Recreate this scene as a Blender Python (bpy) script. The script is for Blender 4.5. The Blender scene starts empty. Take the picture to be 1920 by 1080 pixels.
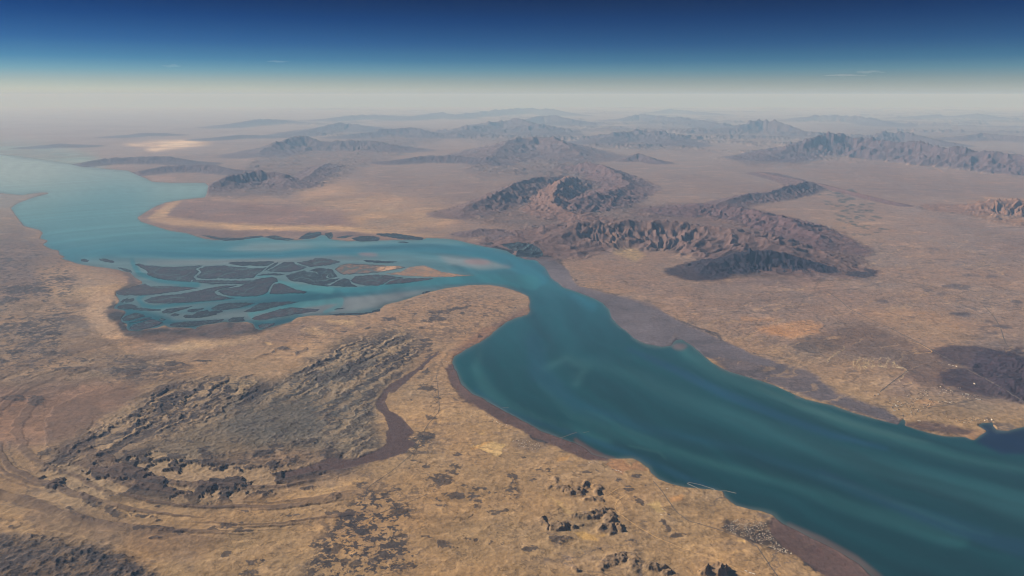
import bpy, math, random
import numpy as np
from mathutils import Vector
from mathutils.geometry import delaunay_2d_cdt
rad = math.radians
SC = bpy.context.scene
COL = SC.collection

# ------------------------------------------------------------------ camera
CAM_H = 11000.0            # metres above the sea
R_E = 2.0e9               # radius of the curved ground
F = 1400.0                 # focal length in pixels of a 1920 wide frame
PITCH = math.atan((540 - 180) / F)
cam_d = bpy.data.cameras.new('camera')
cam = bpy.data.objects.new('camera', cam_d)
COL.objects.link(cam)
cam.location = (0, 0, CAM_H)
cam.rotation_euler = (rad(90) - PITCH, 0, 0)
cam_d.sensor_width = 36
cam_d.lens = 36 * F / 1920
cam_d.clip_start = 10
cam_d.clip_end = 3.0e6
SC.camera = cam

# ------------------------------------------------------------------ sky, sun, exposure
SUN_EL, SUN_AZ = rad(30), rad(-66)      # azimuth from straight ahead, negative is to the left
world = bpy.data.worlds.new('World')
SC.world = world
world.use_nodes = True
wn = world.node_tree
bg = wn.nodes['Background']
sky = wn.nodes.new('ShaderNodeTexSky')
sky.sky_type = 'NISHITA'
sky.sun_disc = False
sky.sun_elevation = SUN_EL
sky.sun_rotation = SUN_AZ
sky.altitude = 11000
sky.air_density = 1.0
sky.dust_density = 1.0
sky.ozone_density = 3.0
# the clear upper air is far darker than the band above the dusty horizon
tcw = wn.nodes.new('ShaderNodeTexCoord')
sep = wn.nodes.new('ShaderNodeSeparateXYZ')
wn.links.new(tcw.outputs['Generated'], sep.inputs[0])
skr = wn.nodes.new('ShaderNodeValToRGB')
wn.links.new(sep.outputs['Z'], skr.inputs['Fac'])
SKY_RAMP = [(0.0, (0.52, 0.36, 0.18)), (0.006, (1.0, 0.58, 0.28)), (0.018, (0.82, 0.53, 0.28)), (0.031, (0.44, 0.48, 0.32)), (0.043, (0.21, 0.36, 0.31)), (0.064, (0.085, 0.22, 0.28)), (0.093, (0.012, 0.115, 0.215)), (0.128, (0.008, 0.042, 0.098)), (0.4, (0.2, 0.24, 0.3))]
els = skr.color_ramp.elements
for k, (p, c) in enumerate(SKY_RAMP):
    e = els[k] if k < 2 else els.new(p)
    e.position = p; e.color = (*c, 1)
mulw = wn.nodes.new('ShaderNodeMix'); mulw.data_type = 'RGBA'; mulw.blend_type = 'MULTIPLY'
mulw.inputs['Factor'].default_value = 1.0
wn.links.new(sky.outputs[0], mulw.inputs['A']); wn.links.new(skr.outputs[0], mulw.inputs['B'])
wn.links.new(mulw.outputs['Result'], bg.inputs[0])
bg.inputs[1].default_value = 0.1
sun_d = bpy.data.lights.new('sun', 'SUN')
sun_d.energy = 4.6
sun_d.angle = rad(0.53)
sun_d.color = (1.0, 0.94, 0.86)
sun = bpy.data.objects.new('sun', sun_d)
COL.objects.link(sun)
sdir = Vector((math.sin(SUN_AZ) * math.cos(SUN_EL), math.cos(SUN_AZ) * math.cos(SUN_EL), math.sin(SUN_EL)))
sun.rotation_euler = sdir.to_track_quat('Z', 'Y').to_euler()
sun.location = (0, 0, 60000)
SC.view_settings.view_transform = 'Standard'
SC.view_settings.look = 'None'
SC.view_settings.exposure = 0.6
SC.view_settings.gamma = 1
SC.cycles.use_denoising = True
SC.cycles.use_adaptive_sampling = False
SC.cycles.filter_width = 1.15
SC.cycles.max_bounces = 4
SC.cycles.diffuse_bounces = 1
SC.cycles.glossy_bounces = 1
SC.cycles.volume_bounces = 0

# ------------------------------------------------------------------ ground chart: bearing and depression <-> place on the curved earth
CP, SP = math.cos(PITCH), math.sin(PITCH)


def ground(px, py):
    """the point of the sea-level sphere seen along a bearing and depression of the survey"""
    px = np.asarray(px, float); py = np.asarray(py, float)
    cx = (px - 960) / F; cy = (540 - py) / F
    hy = CP + cy * SP
    hl = np.hypot(cx, hy)
    t = (SP - cy * CP) / hl
    t0 = math.sqrt(2 * CAM_H / R_E)
    disc = np.maximum(t * t - t0 * t0, 0)
    d = R_E * (t - np.sqrt(disc))
    return cx / hl * d, hy / hl * d, d


def height_to(px, pb, pt):
    """height above the sphere at ground point (px,pb) whose top is seen at row pt"""
    x, y, d = ground(px, pb)
    cx = (px - 960) / F; cy = (540 - pt) / F
    hy = CP + cy * SP
    # walk to the same ground distance along y
    k = y / hy
    z = CAM_H - k * (SP - cy * CP)
    return max(z + d * d / (2 * R_E), 0.0)


def chart(x, y, z):
    """inverse of ground for a world point"""
    zc = y * CP + (CAM_H - z) * SP
    return 960 + F * x / zc, 540 + F * ((CAM_H - z) * CP - y * SP) / zc

# ------------------------------------------------------------------ numpy noise
_rng = np.random.RandomState(11)
_perm = _rng.permutation(4096)
_ga = _rng.rand(4096) * 2 * math.pi
_gx, _gy = np.cos(_ga), np.sin(_ga)


def gn(x, y, seed=0):
    xi = np.floor(x); yi = np.floor(y)
    xf = x - xi; yf = y - yi
    xi = xi.astype(np.int64); yi = yi.astype(np.int64)
    u = xf * xf * xf * (xf * (xf * 6 - 15) + 10); v = yf * yf * yf * (yf * (yf * 6 - 15) + 10)

    def g(ix, iy, fx, fy):
        h = _perm[(_perm[(ix + seed * 131) & 4095] + iy) & 4095]
        return _gx[h] * fx + _gy[h] * fy
    a = g(xi, yi, xf, yf); b = g(xi + 1, yi, xf - 1, yf)
    c = g(xi, yi + 1, xf, yf - 1); d = g(xi + 1, yi + 1, xf - 1, yf - 1)
    return (a + (b - a) * u + (c - a) * v + (a - b - c + d) * u * v) * 1.5


def fbm(x, y, lam, octs, seed=0, gain=0.5, sp=None):
    s = 0; a = 1.0; tot = 0
    for o in range(octs):
        l = lam / 2 ** o
        n = gn(x / l + 17.3 * o, y / l - 9.1 * o, seed + o)
        if sp is not None:
            n = n * np.clip(l / sp * 0.5 - 0.5, 0, 1)
        s = s + a * n; tot += a; a *= gain
    return s / tot * 1.6


def ridged(x, y, lam, octs, seed=0, gain=0.5, sp=None):
    s = 0; a = 1.0; tot = 0; w = 1.0
    for o in range(octs):
        l = lam / 2 ** o
        n = 1 - np.abs(gn(x / l + 7.7 * o, y / l + 3.3 * o, seed + o)) * 1.7
        n = n * n * w
        if sp is not None:
            k = np.clip(l / sp * 0.5 - 0.5, 0, 1)
            n = n * k + 0.45 * (1 - k)
        s = s + a * n; tot += a; a *= gain
        w = np.clip(n * 1.6, 0, 1)
    return s / tot


def sstep(a, b, x):
    t = np.clip((x - a) / (b - a), 0, 1)
    return t * t * (3 - 2 * t)


def lin(c):
    c = np.asarray(c, float) / 255
    return np.where(c <= 0.04045, c / 12.92, ((c + 0.055) / 1.055) ** 2.4)

# ------------------------------------------------------------------ survey raster (in chart coordinates)
RX0, RY0, RW, RH = -240, 190, 2400, 1000


def box1(a, r, ax):
    if r < 1:
        return a
    n = 2 * r + 1
    pad = [(0, 0), (0, 0)]; pad[ax] = (r + 1, r)
    c = np.cumsum(np.pad(a, pad, mode='edge'), axis=ax, dtype=np.float64)
    if ax == 0:
        return ((c[n:] - c[:-n]) / n).astype(np.float32)
    return ((c[:, n:] - c[:, :-n]) / n).astype(np.float32)


def blur(a, rx, ry=None):
    ry = rx if ry is None else ry
    for k in range(2):
        a = box1(box1(a, int(rx), 1), int(ry), 0)
    return a


def fill(poly, soft=1, softy=None):
    """(slice, mask) of a polygon, feathered"""
    P = np.array(poly, float)
    softy = soft if softy is None else softy
    m = int(soft * 2 + 3)
    x0 = int(max(P[:, 0].min() - m, RX0)); x1 = int(min(P[:, 0].max() + m, RX0 + RW))
    y0 = int(max(P[:, 1].min() - m, RY0)); y1 = int(min(P[:, 1].max() + m, RY0 + RH))
    if x1 <= x0 or y1 <= y0:
        return None
    out = np.zeros((y1 - y0, x1 - x0), np.float32)
    xs = np.arange(x0, x1) + 0.5
    for sub in (0.25, 0.75):
        ys = np.arange(y0, y1) + sub
        ins = np.zeros(out.shape, bool)
        for (ax, ay), (bx, by) in zip(P, np.roll(P, -1, 0)):
            if ay == by:
                continue
            r = np.where((ys > min(ay, by)) & (ys <= max(ay, by)))[0]
            if len(r) == 0:
                continue
            xc = ax + (ys[r] - ay) * (bx - ax) / (by - ay)
            ins[r] ^= xs[None, :] > xc[:, None]
        out += ins * 0.5
    out = blur(out, soft, softy)
    return (slice(y0 - RY0, y1 - RY0), slice(x0 - RX0, x1 - RX0)), out


def stroke(pts, w, soft=0.6):
    """(slice, mask) of a polyline; w one width or one per point"""
    P = np.array(pts, float)
    W = np.full(len(P), w, float) if np.isscalar(w) else np.array(w, float)
    m = W.max() + soft * 2 + 2
    x0 = int(max(P[:, 0].min() - m, RX0)); x1 = int(min(P[:, 0].max() + m, RX0 + RW))
    y0 = int(max(P[:, 1].min() - m, RY0)); y1 = int(min(P[:, 1].max() + m, RY0 + RH))
    if x1 <= x0 or y1 <= y0:
        return None
    out = np.zeros((y1 - y0, x1 - x0), np.float32)
    for i in range(len(P) - 1):
        a, b = P[i], P[i + 1]
        mm = max(W[i], W[i + 1]) + soft * 2 + 2
        sx0 = int(max(min(a[0], b[0]) - mm, x0)); sx1 = int(min(max(a[0], b[0]) + mm, x1))
        sy0 = int(max(min(a[1], b[1]) - mm, y0)); sy1 = int(min(max(a[1], b[1]) + mm, y1))
        if sx1 <= sx0 or sy1 <= sy0:
            continue
        gx, gy = np.meshgrid(np.arange(sx0, sx1) + .5, np.arange(sy0, sy1) + .5)
        v = b - a
        t = np.clip(((gx - a[0]) * v[0] + (gy - a[1]) * v[1]) / max(v @ v, 1e-9), 0, 1)
        d = np.hypot(gx - a[0] - t * v[0], gy - a[1] - t * v[1])
        hw = (W[i] + t * (W[i + 1] - W[i])) / 2
        val = 1 - sstep(-soft, soft, d - hw)
        o = out[sy0 - y0:sy1 - y0, sx0 - x0:sx1 - x0]
        np.maximum(o, val, out=o)
    return (slice(y0 - RY0, y1 - RY0), slice(x0 - RX0, x1 - RX0)), out


def ell(x, y, rx, ry, ang=0, n=18):
    a = np.linspace(0, 2 * math.pi, n, endpoint=False)
    c, s = math.cos(rad(ang)), math.sin(rad(ang))
    ex, ey = rx * np.cos(a), ry * np.sin(a)
    return np.stack([x + ex * c - ey * s, y + ex * s + ey * c], 1)


def Z(ox, oy, s, pts):
    return [(ox + p[0] / s, oy + p[1] / s) + tuple(p[2:]) for p in pts]


def sample(img, px, py):
    fx = np.clip(px - RX0 - 0.5, 0, RW - 1.001); fy = np.clip(py - RY0 - 0.5, 0, RH - 1.001)
    ix = fx.astype(np.int32); iy = fy.astype(np.int32)
    u = (fx - ix).astype(np.float32); v = (fy - iy).astype(np.float32)
    if img.ndim == 3:
        u = u[..., None]; v = v[..., None]
    a = img[iy, ix]; b = img[iy, ix + 1]; c = img[iy + 1, ix]; d = img[iy + 1, ix + 1]
    return a * (1 - u) * (1 - v) + b * u * (1 - v) + c * (1 - u) * v + d * u * v

# ------------------------------------------------------------------ coast lines (survey points)
A_ = lambda pts: Z(150, 460, 4.8, pts)
B_ = lambda pts: Z(500, 460, 4.8, pts)
ISLAND = [(-900, 362), (0, 362), (40, 366), (75, 361), (97, 361), (60, 371), (33, 381), (20, 390), (28, 402), (45, 424),
          (76, 432), (80, 438), (74, 447), (91, 451), (80, 459), (97, 468), (110, 470), (111, 478), (126, 482), (112, 484),
          (135, 491), (150, 496), (180, 500), (205, 503)] + A_(
    [(350, 225), (450, 245), (490, 290), (560, 325), (560, 345), (430, 388), (330, 415), (320, 440), (360, 500), (312, 545), (302, 572),
     (400, 590), (412, 605), (368, 655), (375, 690), (430, 708), (415, 750), (440, 772), (530, 775), (590, 752), (700, 740),
     (760, 718), (800, 738), (1000, 745), (1040, 760), (1050, 740), (1100, 722), (1300, 692), (1420, 697), (1500, 688),
     (1560, 708), (1575, 750), (1620, 765), (1700, 742), (1840, 707), (1900, 690)]) + [
    (558, 595), (583, 591), (629, 591), (700, 586), (712, 580), (722, 572), (760, 562), (800, 549), (840, 540), (880, 535),
    (915, 534), (945, 538), (960, 543), (975, 548), (990, 556), (993, 565), (991, 574), (995, 583), (990, 590), (970, 595),
    (950, 603), (935, 615), (920, 628), (900, 641), (880, 651), (862, 662), (852, 668), (848, 680), (853, 692), (858, 702),
    (866, 720), (885, 738), (905, 748), (930, 762), (948, 772), (990, 795), (1010, 807), (1040, 817), (1060, 826), (1080, 832),
    (1092, 838), (1110, 852), (1140, 860), (1160, 860), (1185, 860), (1200, 866), (1218, 878), (1222, 886), (1235, 898), (1262, 908), (1290, 914),
    (1340, 919), (1355, 922), (1360, 932), (1380, 948), (1405, 955), (1425, 958), (1448, 965), (1470, 983), (1500, 998), (1540, 1018),
    (1580, 1038), (1610, 1056), (1640, 1085), (1750, 1180), (1850, 1260), (1850, 2600), (-900, 2600)]
MAINLAND = [(-900, 284), (0, 290), (60, 297), (130, 307), (150, 312), (200, 317), (240, 320), (262, 330), (275, 335), (285, 341),
            (320, 343), (385, 343), (392, 350), (388, 362), (385, 370), (345, 374), (310, 380), (290, 388), (270, 400), (257, 408),
            (263, 415), (290, 424), (320, 433), (350, 437), (380, 447), (400, 450), (430, 450), (460, 446), (490, 444), (520, 449),
            (556, 450), (590, 447), (600, 441), (612, 441), (622, 449), (650, 452), (700, 451), (740, 450), (790, 449), (800, 446),
            (830, 447), (850, 449), (880, 456), (905, 461), (935, 467), (948, 470), (965, 478), (985, 486), (1005, 488), (1020, 500),
            (1035, 522), (1055, 538), (1075, 545), (1090, 550), (1115, 560), (1130, 567), (1142, 580), (1148, 598), (1160, 610),
            (1175, 622), (1190, 635), (1212, 645), (1240, 650), (1258, 648), (1268, 638), (1280, 637), (1294, 645), (1312, 660),
            (1335, 680), (1370, 697), (1420, 712), (1450, 722), (1480, 735), (1510, 749), (1560, 760), (1600, 774), (1640, 785),
            (1685, 796), (1688, 789), (1693, 784), (1698, 790), (1697, 798), (1740, 812), (1770, 818), (1810, 820), (1826, 826),
            (1848, 809), (1832, 797), (1840, 793), (1862, 792), (1862, 800), (1870, 807), (1890, 808), (1905, 804), (1930, 798),
            (2200, 760), (2600, 700), (2600, 60), (-900, 60)]
land_img = np.zeros((RH, RW), np.float32)
for P in (ISLAND, MAINLAND):
    sl, m = fill(P, 1)
    land_img[sl] = np.maximum(land_img[sl], m)

# ------------------------------------------------------------------ land colours (materials of the ground, as surveyed)
base_img = np.zeros((RH, RW, 3), np.float32)
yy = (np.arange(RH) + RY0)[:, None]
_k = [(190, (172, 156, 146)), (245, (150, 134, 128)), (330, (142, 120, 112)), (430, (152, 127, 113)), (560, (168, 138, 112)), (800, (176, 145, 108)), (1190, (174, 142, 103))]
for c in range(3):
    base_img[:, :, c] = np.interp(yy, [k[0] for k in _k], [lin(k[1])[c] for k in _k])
mott_img = np.full((RH, RW), 0.25, np.float32)     # how strongly dark patches break up the ground
rough_img = np.full((RH, RW), 13.0, np.float32)     # relief amplitude in metres
dark_img = np.zeros((RH, RW), np.float32)          # dark outcrops
hill_img = np.zeros((RH, RW), np.float32)          # small hills, metres


relief_img = np.zeros((RH, RW), np.float32)        # hilly country, metres
fold_img = np.zeros((RH, RW), np.float32)          # the folded upland of the island
river_img = np.zeros((RH, RW), np.float32)         # the dry river bed round it


def zone(poly, color, soft=6, s=1.0, mott=None, rough=None, softy=None, relief=None):
    r = fill(poly, soft, softy)
    if r is None:
        return
    sl, m = r
    mm = (m * s)[..., None]
    if color is not None:
        base_img[sl] = base_img[sl] * (1 - mm) + lin(color).astype(np.float32) * mm
    if mott is not None:
        mott_img[sl] = mott_img[sl] * (1 - m) + mott * m
    if rough is not None:
        rough_img[sl] = rough_img[sl] * (1 - m) + rough * m
    if relief is not None:
        relief_img[sl] = np.maximum(relief_img[sl], relief * m)


def line(pts, color, w, s=1.0, soft=0.8):
    r = stroke(pts, w, soft)
    if r is None:
        return
    sl, m = r
    mm = (m * s)[..., None]
    base_img[sl] = base_img[sl] * (1 - mm) + lin(color).astype(np.float32) * mm


# --- island, left and foreground
zone([(-240, 380), (30, 395), (90, 470), (150, 500), (215, 520), (190, 600), (240, 660), (330, 690), (200, 760), (-240, 800)], (140, 120, 102), 14, 0.7, mott=0.75, rough=18)
zone([(-240, 440), (40, 430), (100, 490), (80, 540), (-240, 560)], (104, 98, 98), 12, 0.6, mott=0.8)
zone([(60, 500), (130, 495), (200, 512), (245, 535), (215, 548), (205, 580), (150, 560), (90, 560)], (186, 155, 122), 7, 0.9, mott=0.15)
zone([(175, 545), (215, 545), (208, 590), (215, 612), (250, 632), (330, 640), (420, 640), (320, 662), (240, 655), (190, 630), (160, 600)], (182, 152, 124), 5, 0.95, mott=0.1)
zone([(230, 640), (330, 640), (440, 636), (520, 610), (600, 600), (560, 640), (400, 672), (260, 668)], (140, 116, 100), 6, 0.55)
zone([(300, 655), (350, 642), (430, 640), (520, 622), (430, 650), (340, 664)], (190, 160, 126), 3, 0.8)
# marsh behind the delta
zone(A_([(250, 600), (330, 560), (310, 470), (420, 400), (560, 335), (480, 290), (440, 240), (350, 225), (430, 300), (440, 350), (300, 420), (320, 480), (250, 570)]), (72, 72, 74), 2, 0.95, mott=0.2)
zone(A_([(210, 600), (300, 570), (420, 590), (420, 760), (600, 740), (1000, 735), (1300, 685), (1580, 700), (1640, 755), (1560, 790), (1400, 825), (1200, 850), (1000, 840), (900, 870), (820, 890), (700, 880), (560, 860), (420, 830), (360, 770), (330, 680)]), (100, 84, 80), 3, 0.95, mott=0.4)
for e in A_([(330, 640, 70, 45), (390, 730, 40, 50), (500, 800, 110, 25), (700, 770, 110, 28), (880, 790, 90, 15), (1110, 795, 50, 12), (1340, 720, 30, 25), (1480, 790, 110, 16), (1590, 770, 40, 20)]):
    zone(ell(e[0], e[1], e[2] / 4.8, e[3] / 4.8, -5), (54, 58, 62), 2, 0.85)
zone(A_([(1580, 760), (1700, 735), (1850, 700), (1920, 685), (1900, 705), (1760, 745), (1640, 775)]), (58, 60, 62), 1, 0.8)
# sand by the marsh tip
for p in ([(330, 735), (420, 728), (510, 745), (480, 760), (540, 800), (470, 805), (330, 790), (310, 760)],
          [(520, 685), (680, 680), (700, 672), (780, 690), (800, 725), (740, 735), (600, 712)], [(610, 745), (680, 745), (650, 762)], [(0, 870), (80, 895), (40, 905), (0, 900)]):
    zone(B_(p), (205, 170, 124), 1, 0.9, mott=0.05)
zone(B_([(200, 690), (420, 680), (760, 690), (860, 740), (760, 800), (640, 770), (500, 800), (300, 840), (60, 870), (0, 800), (120, 740)]), (136, 116, 104), 6, 0.55)
zone([(420, 715), (470, 712), (492, 728), (470, 742), (425, 738)], (205, 172, 124), 3, 0.9, mott=0.1, rough=6)
# reddish plain at left, badlands ellipse
zone([(-240, 740), (120, 715), (255, 720), (265, 745), (215, 790), (110, 830), (40, 850), (-240, 870)], (140, 110, 92), 10, 0.9, mott=0.15, rough=6)
zone([(-240, 830), (60, 840), (90, 900), (60, 950), (-240, 960)], (152, 126, 98), 8, 0.7, mott=0.2)
zone([(215, 780), (300, 720), (420, 705), (520, 720), (640, 640), (760, 620), (790, 670), (720, 730), (700, 790), (720, 850), (640, 880), (560, 900), (420, 940), (300, 930), (120, 930), (80, 880)], (128, 116, 100), 12, 0.85, mott=0.25, rough=10)
zone([(470, 750), (560, 700), (640, 690), (720, 660), (700, 740), (690, 780), (560, 830), (470, 830), (400, 800)], (110, 105, 98), 14, 0.85, mott=0.25, rough=10)
zone([(240, 770), (300, 735), (400, 720), (440, 745), (380, 790), (290, 830), (200, 850), (90, 880), (80, 860)], (142, 122, 102), 8, 0.7, mott=0.2, rough=10)
zone([(170, 890), (330, 880), (460, 850), (600, 840), (700, 870), (640, 905), (500, 930), (400, 960), (260, 935)], (140, 116, 94), 8, 0.75, mott=0.2, rough=10)
zone([(260, 925), (420, 940), (400, 960), (300, 960)], (140, 118, 92), 6, 0.6)
zone([(40, 960), (160, 950), (300, 990), (420, 1010), (360, 1060), (200, 1020), (80, 1010)], (132, 108, 88), 10, 0.6)
zone([(-240, 990), (80, 1010), (220, 1030), (330, 1100), (-240, 1190)], (98, 84, 74), 10, 0.85, mott=0.75, rough=45)
zone(Z(640, 720, 3, [(330, 0), (270, 50), (252, 100), (270, 150), (330, 190), (390, 240), (410, 270), (370, 310), (420, 330), (350, 390), (250, 420), (100, 460), (0, 485), (-140, 500), (-190, 480), (-60, 440), (60, 430), (180, 390), (250, 340), (270, 260), (240, 180), (205, 120), (210, 80), (250, 30)]), (92, 76, 72), 1.4, 0.95, mott=0.05, rough=2)
zone([(560, 880), (640, 876), (660, 868), (640, 890), (580, 900), (520, 905)], (92, 76, 72), 3, 0.7)
line(Z(640, 450, 3, [(540, 640), (480, 690), (420, 740), (350, 790), (290, 830)]), (92, 78, 74), [3, 4, 6, 8, 14], 0.9)
for k, (a, b) in enumerate([((600, 640), (500, 790)), ((560, 610), (360, 720)), ((440, 620), (300, 770)), ((330, 690), (60, 830)), ((260, 690), (20, 830)), ((520, 700), (440, 780))]):
    line(Z(640, 450, 3, [a, ((a[0] + b[0]) / 2 + 8, (a[1] + b[1]) / 2 - 4), b]), (112, 98, 86), 5 + k % 3 * 2, 0.6, 2)
# strait side coast: purple fringe, mud
zone([(993, 575), (995, 588), (950, 605), (900, 643), (852, 670), (846, 660), (890, 632), (930, 605), (965, 588)], (126, 92, 82), 4, 0.7, mott=0.5)
zone([(833, 690), (852, 684), (858, 702), (866, 720), (885, 738), (930, 762), (990, 795), (1040, 817), (1080, 832), (1110, 852), (1150, 862), (1100, 864), (1060, 848), (1040, 836), (1000, 828), (975, 808), (930, 785), (900, 768), (865, 748), (842, 715)], (98, 78, 72), 2, 0.95, mott=0.2, rough=0)
zone([(1015, 800), (1050, 815), (1085, 835), (1060, 832), (1020, 815)], (128, 84, 66), 3, 0.6)
zone([(1085, 822), (1105, 835), (1125, 855), (1100, 850)], (124, 84, 66), 3, 0.6)
zone([(1442, 972), (1470, 983), (1540, 1018), (1610, 1056), (1660, 1100), (1560, 1090), (1500, 1048), (1462, 1022), (1446, 1000)], (104, 80, 72), 2, 0.95, mott=0.2, rough=0)
for e in [(1528, 1035, 14, 8, 30), (1570, 1042, 14, 5, 40), (1585, 1065, 10, 6, 40)]:
    zone(ell(*e), (122, 70, 62), 2, 0.6)
line([(1510, 1055), (1535, 1068), (1560, 1075), (1590, 1070)], (52, 54, 58), [4, 6, 5, 2], 0.9)
line([(1062, 812), (1085, 828), (1110, 826)], (64, 62, 64), [2, 2, 1], 0.5)
line([(987, 813), (996, 822), (1012, 827), (1036, 826)], (46, 50, 56), [2, 5, 6, 3], 0.95)
line([(1058, 829), (1076, 828), (1074, 838), (1060, 842)], (46, 50, 56), [1.5, 4, 6, 2], 0.9)
line([(848, 747), (870, 754), (905, 752)], (66, 58, 60), [2, 2, 1.5], 0.8)
# villages' bare ground, fields and sandy clearings
for p, c in [([(890, 838), (915, 828), (953, 836), (933, 858)], (214, 180, 124)), ([(889, 843), (915, 828), (921, 830), (895, 845)], (200, 152, 92)),
             ([(1042, 860), (1070, 858), (1068, 866), (1050, 868)], (206, 160, 104)), ([(1254, 930), (1275, 927), (1280, 938), (1256, 942)], (200, 150, 98)),
             ([(1215, 942), (1232, 938), (1250, 962), (1232, 962)], (196, 165, 112)), ([(1428, 1018), (1442, 1015), (1444, 1024), (1432, 1025)], (214, 182, 126)),
             ([(1380, 1012), (1394, 1012), (1390, 1018)], (206, 170, 112)), ([(1078, 1000), (1100, 998), (1126, 1004), (1126, 1012), (1085, 1010)], (204, 162, 98)),
             ([(890, 808), (905, 810), (902, 815), (892, 813)], (200, 164, 108)), ([(1010, 920), (1050, 945), (1110, 985), (1060, 960)], (194, 162, 114)),
             ([(1150, 860), (1170, 862), (1190, 880), (1170, 890), (1140, 872)], (176, 130, 92)), ([(1190, 866), (1215, 875), (1215, 885), (1185, 880)], (170, 128, 94))]:
    zone(p, c, 1, 0.85, mott=0.05, rough=1)
zone([(960, 825), (985, 818), (1030, 835), (1010, 850), (960, 838)], (138, 116, 100), 2, 0.6)
zone([(1390, 905 + 85), (1440, 972), (1447, 1000), (1490, 1042), (1450, 1030), (1400, 1012), (1345, 990), (1370, 972)], (78, 68, 64), 2, 0.95, mott=0.05)
# tracks and wadis of the foreground
for p, w in [([(840, 950), (800, 945), (780, 965), (745, 985)], 1.2), ([(680, 940), (690, 915), (740, 880), (770, 855)], 1.6), ([(1150, 870), (1120, 892), (1090, 905)], 1.2),
             ([(953, 838), (930, 862), (905, 885)], 1.5), ([(900, 838), (990, 855), (1010, 858)], 1.5), ([(800, 980), (770, 1010), (720, 1030), (690, 1060)], 1.4)]:
    line(p, (118, 100, 84), w, 0.7)
line([(0, 985), (120, 1000), (220, 1025), (300, 1055), (360, 1080)], (184, 152, 114), [2, 3, 3, 4, 4], 0.6, 1.5)
line([(16, 830), (22, 850), (30, 872), (48, 885), (50, 935)], (104, 92, 82), 2.2, 0.7)
line([(1480, 1000), (1500, 1050)], (120, 104, 90), 2, 0.5)
line([(1455, 1036), (1452, 1050), (1438, 1058)], (92, 84, 76), [4, 4, 2], 0.7)

# --- mainland
zone([(820, 447), (880, 456), (948, 470), (1005, 488), (1035, 522), (1075, 545), (1130, 567), (1148, 598), (1190, 635), (1258, 648), (1265, 626), (1310, 655), (1370, 697), (1450, 722), (1560, 760), (1640, 785), (1700, 800), (1690, 790), (1660, 765), (1600, 747), (1570, 737), (1540, 716), (1512, 692), (1410, 664), (1360, 640), (1270, 602), (1240, 582), (1220, 568), (1150, 553), (1100, 547), (1082, 536), (1064, 515), (1060, 500), (1045, 488), (1010, 472), (930, 462)], (108, 98, 102), 2, 0.97, mott=0.2, rough=0)
zone([(1690, 792), (1740, 790), (1800, 800), (1830, 812), (1805, 820), (1740, 812), (1700, 800)], (106, 86, 82), 2, 0.9, rough=0)
zone([(1800, 818), (1826, 826), (1849, 810), (1835, 806)], (172, 136, 104), 1, 0.8, rough=1)
zone([(1860, 793), (1895, 793), (1910, 800), (1900, 808), (1870, 808)], (120, 104, 92), 1, 0.9, rough=0)
line([(1270, 601), (1290, 609), (1320, 620), (1352, 632), (1359, 642)], (48, 52, 58), [2, 3, 4, 4, 3], 0.95)
line([(1410, 661), (1440, 668), (1480, 677), (1514, 690)], (48, 52, 58), [1.5, 2.5, 3.5, 3.5], 0.95)
line([(1085, 540), (1120, 545), (1155, 552)], (56, 58, 64), [1, 2, 2], 0.8)
line([(1150, 553), (1157, 554), (1170, 549)], (56, 58, 64), [3, 3, 1], 0.8)
line([(1020, 470), (1045, 486), (1060, 500), (1063, 515)], (60, 60, 64), [3, 2.5, 2.5, 2], 0.8)
line([(1066, 516), (1082, 526), (1083, 537)], (64, 64, 66), 2, 0.6)
# plain between the delta channel and the hills
zone([(270, 408), (300, 385), (345, 376), (420, 374), (560, 385), (700, 398), (780, 410), (640, 425), (430, 424), (330, 412)], (142, 112, 104), 5, 0.85, mott=0.3)
zone([(275, 410), (310, 384), (340, 376), (320, 395), (312, 405), (340, 410), (400, 418), (520, 424), (640, 424), (700, 432), (790, 440), (840, 444), (800, 446), (720, 440), (650, 432), (520, 432), (430, 431), (340, 425), (290, 417)], (206, 168, 124), 2, 0.95, mott=0.1)
zone([(270, 414), (340, 427), (440, 434), (560, 434), (660, 436), (740, 446), (620, 446), (480, 442), (400, 448), (340, 434)], (118, 98, 96), 2, 0.8)
zone([(560, 352), (640, 340), (720, 360), (860, 395), (830, 440), (720, 430), (640, 395), (560, 385)], (184, 150, 118), 12, 0.75, mott=0.3)
zone([(640, 405), (740, 396), (800, 408), (780, 436), (680, 428)], (190, 158, 118), 8, 0.6)
zone([(680, 408), (760, 400), (800, 418), (740, 432), (690, 424)], (140, 118, 108), 6, 0.5)
zone([(390, 372), (470, 366), (560, 378), (600, 384), (480, 382), (400, 376)], (178, 146, 124), 2, 0.7)
zone([(560, 345), (600, 325), (620, 320), (610, 345), (640, 360), (570, 372)], (196, 160, 132), 4, 0.6)
zone([(228, 270), (262, 268), (300, 264), (345, 263), (372, 266), (404, 269), (376, 274), (352, 277), (318, 280), (290, 284), (268, 281), (285, 277), (255, 275)], (236, 206, 172), 2, 0.9, mott=0)
zone([(300, 268), (360, 266), (380, 270), (330, 275), (300, 277)], (250, 226, 194), 2, 0.9)
zone([(270, 330), (320, 330), (330, 335), (290, 338)], (196, 160, 138), 2, 0.7)
zone([(700, 260), (880, 245), (980, 260), (900, 300), (780, 310), (600, 330), (560, 310)], (150, 124, 110), 14, 0.4)
zone([(840, 445), (1000, 430), (1060, 450), (1030, 475), (940, 462)], (128, 106, 96), 7, 0.6, rough=40)
zone([(1090, 480), (1180, 485), (1280, 500), (1300, 540), (1220, 555), (1120, 545), (1080, 515)], (170, 138, 112), 8, 0.6, mott=0.4)
zone([(1140, 455), (1180, 462), (1210, 480), (1190, 492), (1150, 475)], (206, 176, 118), 2, 0.8)
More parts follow.
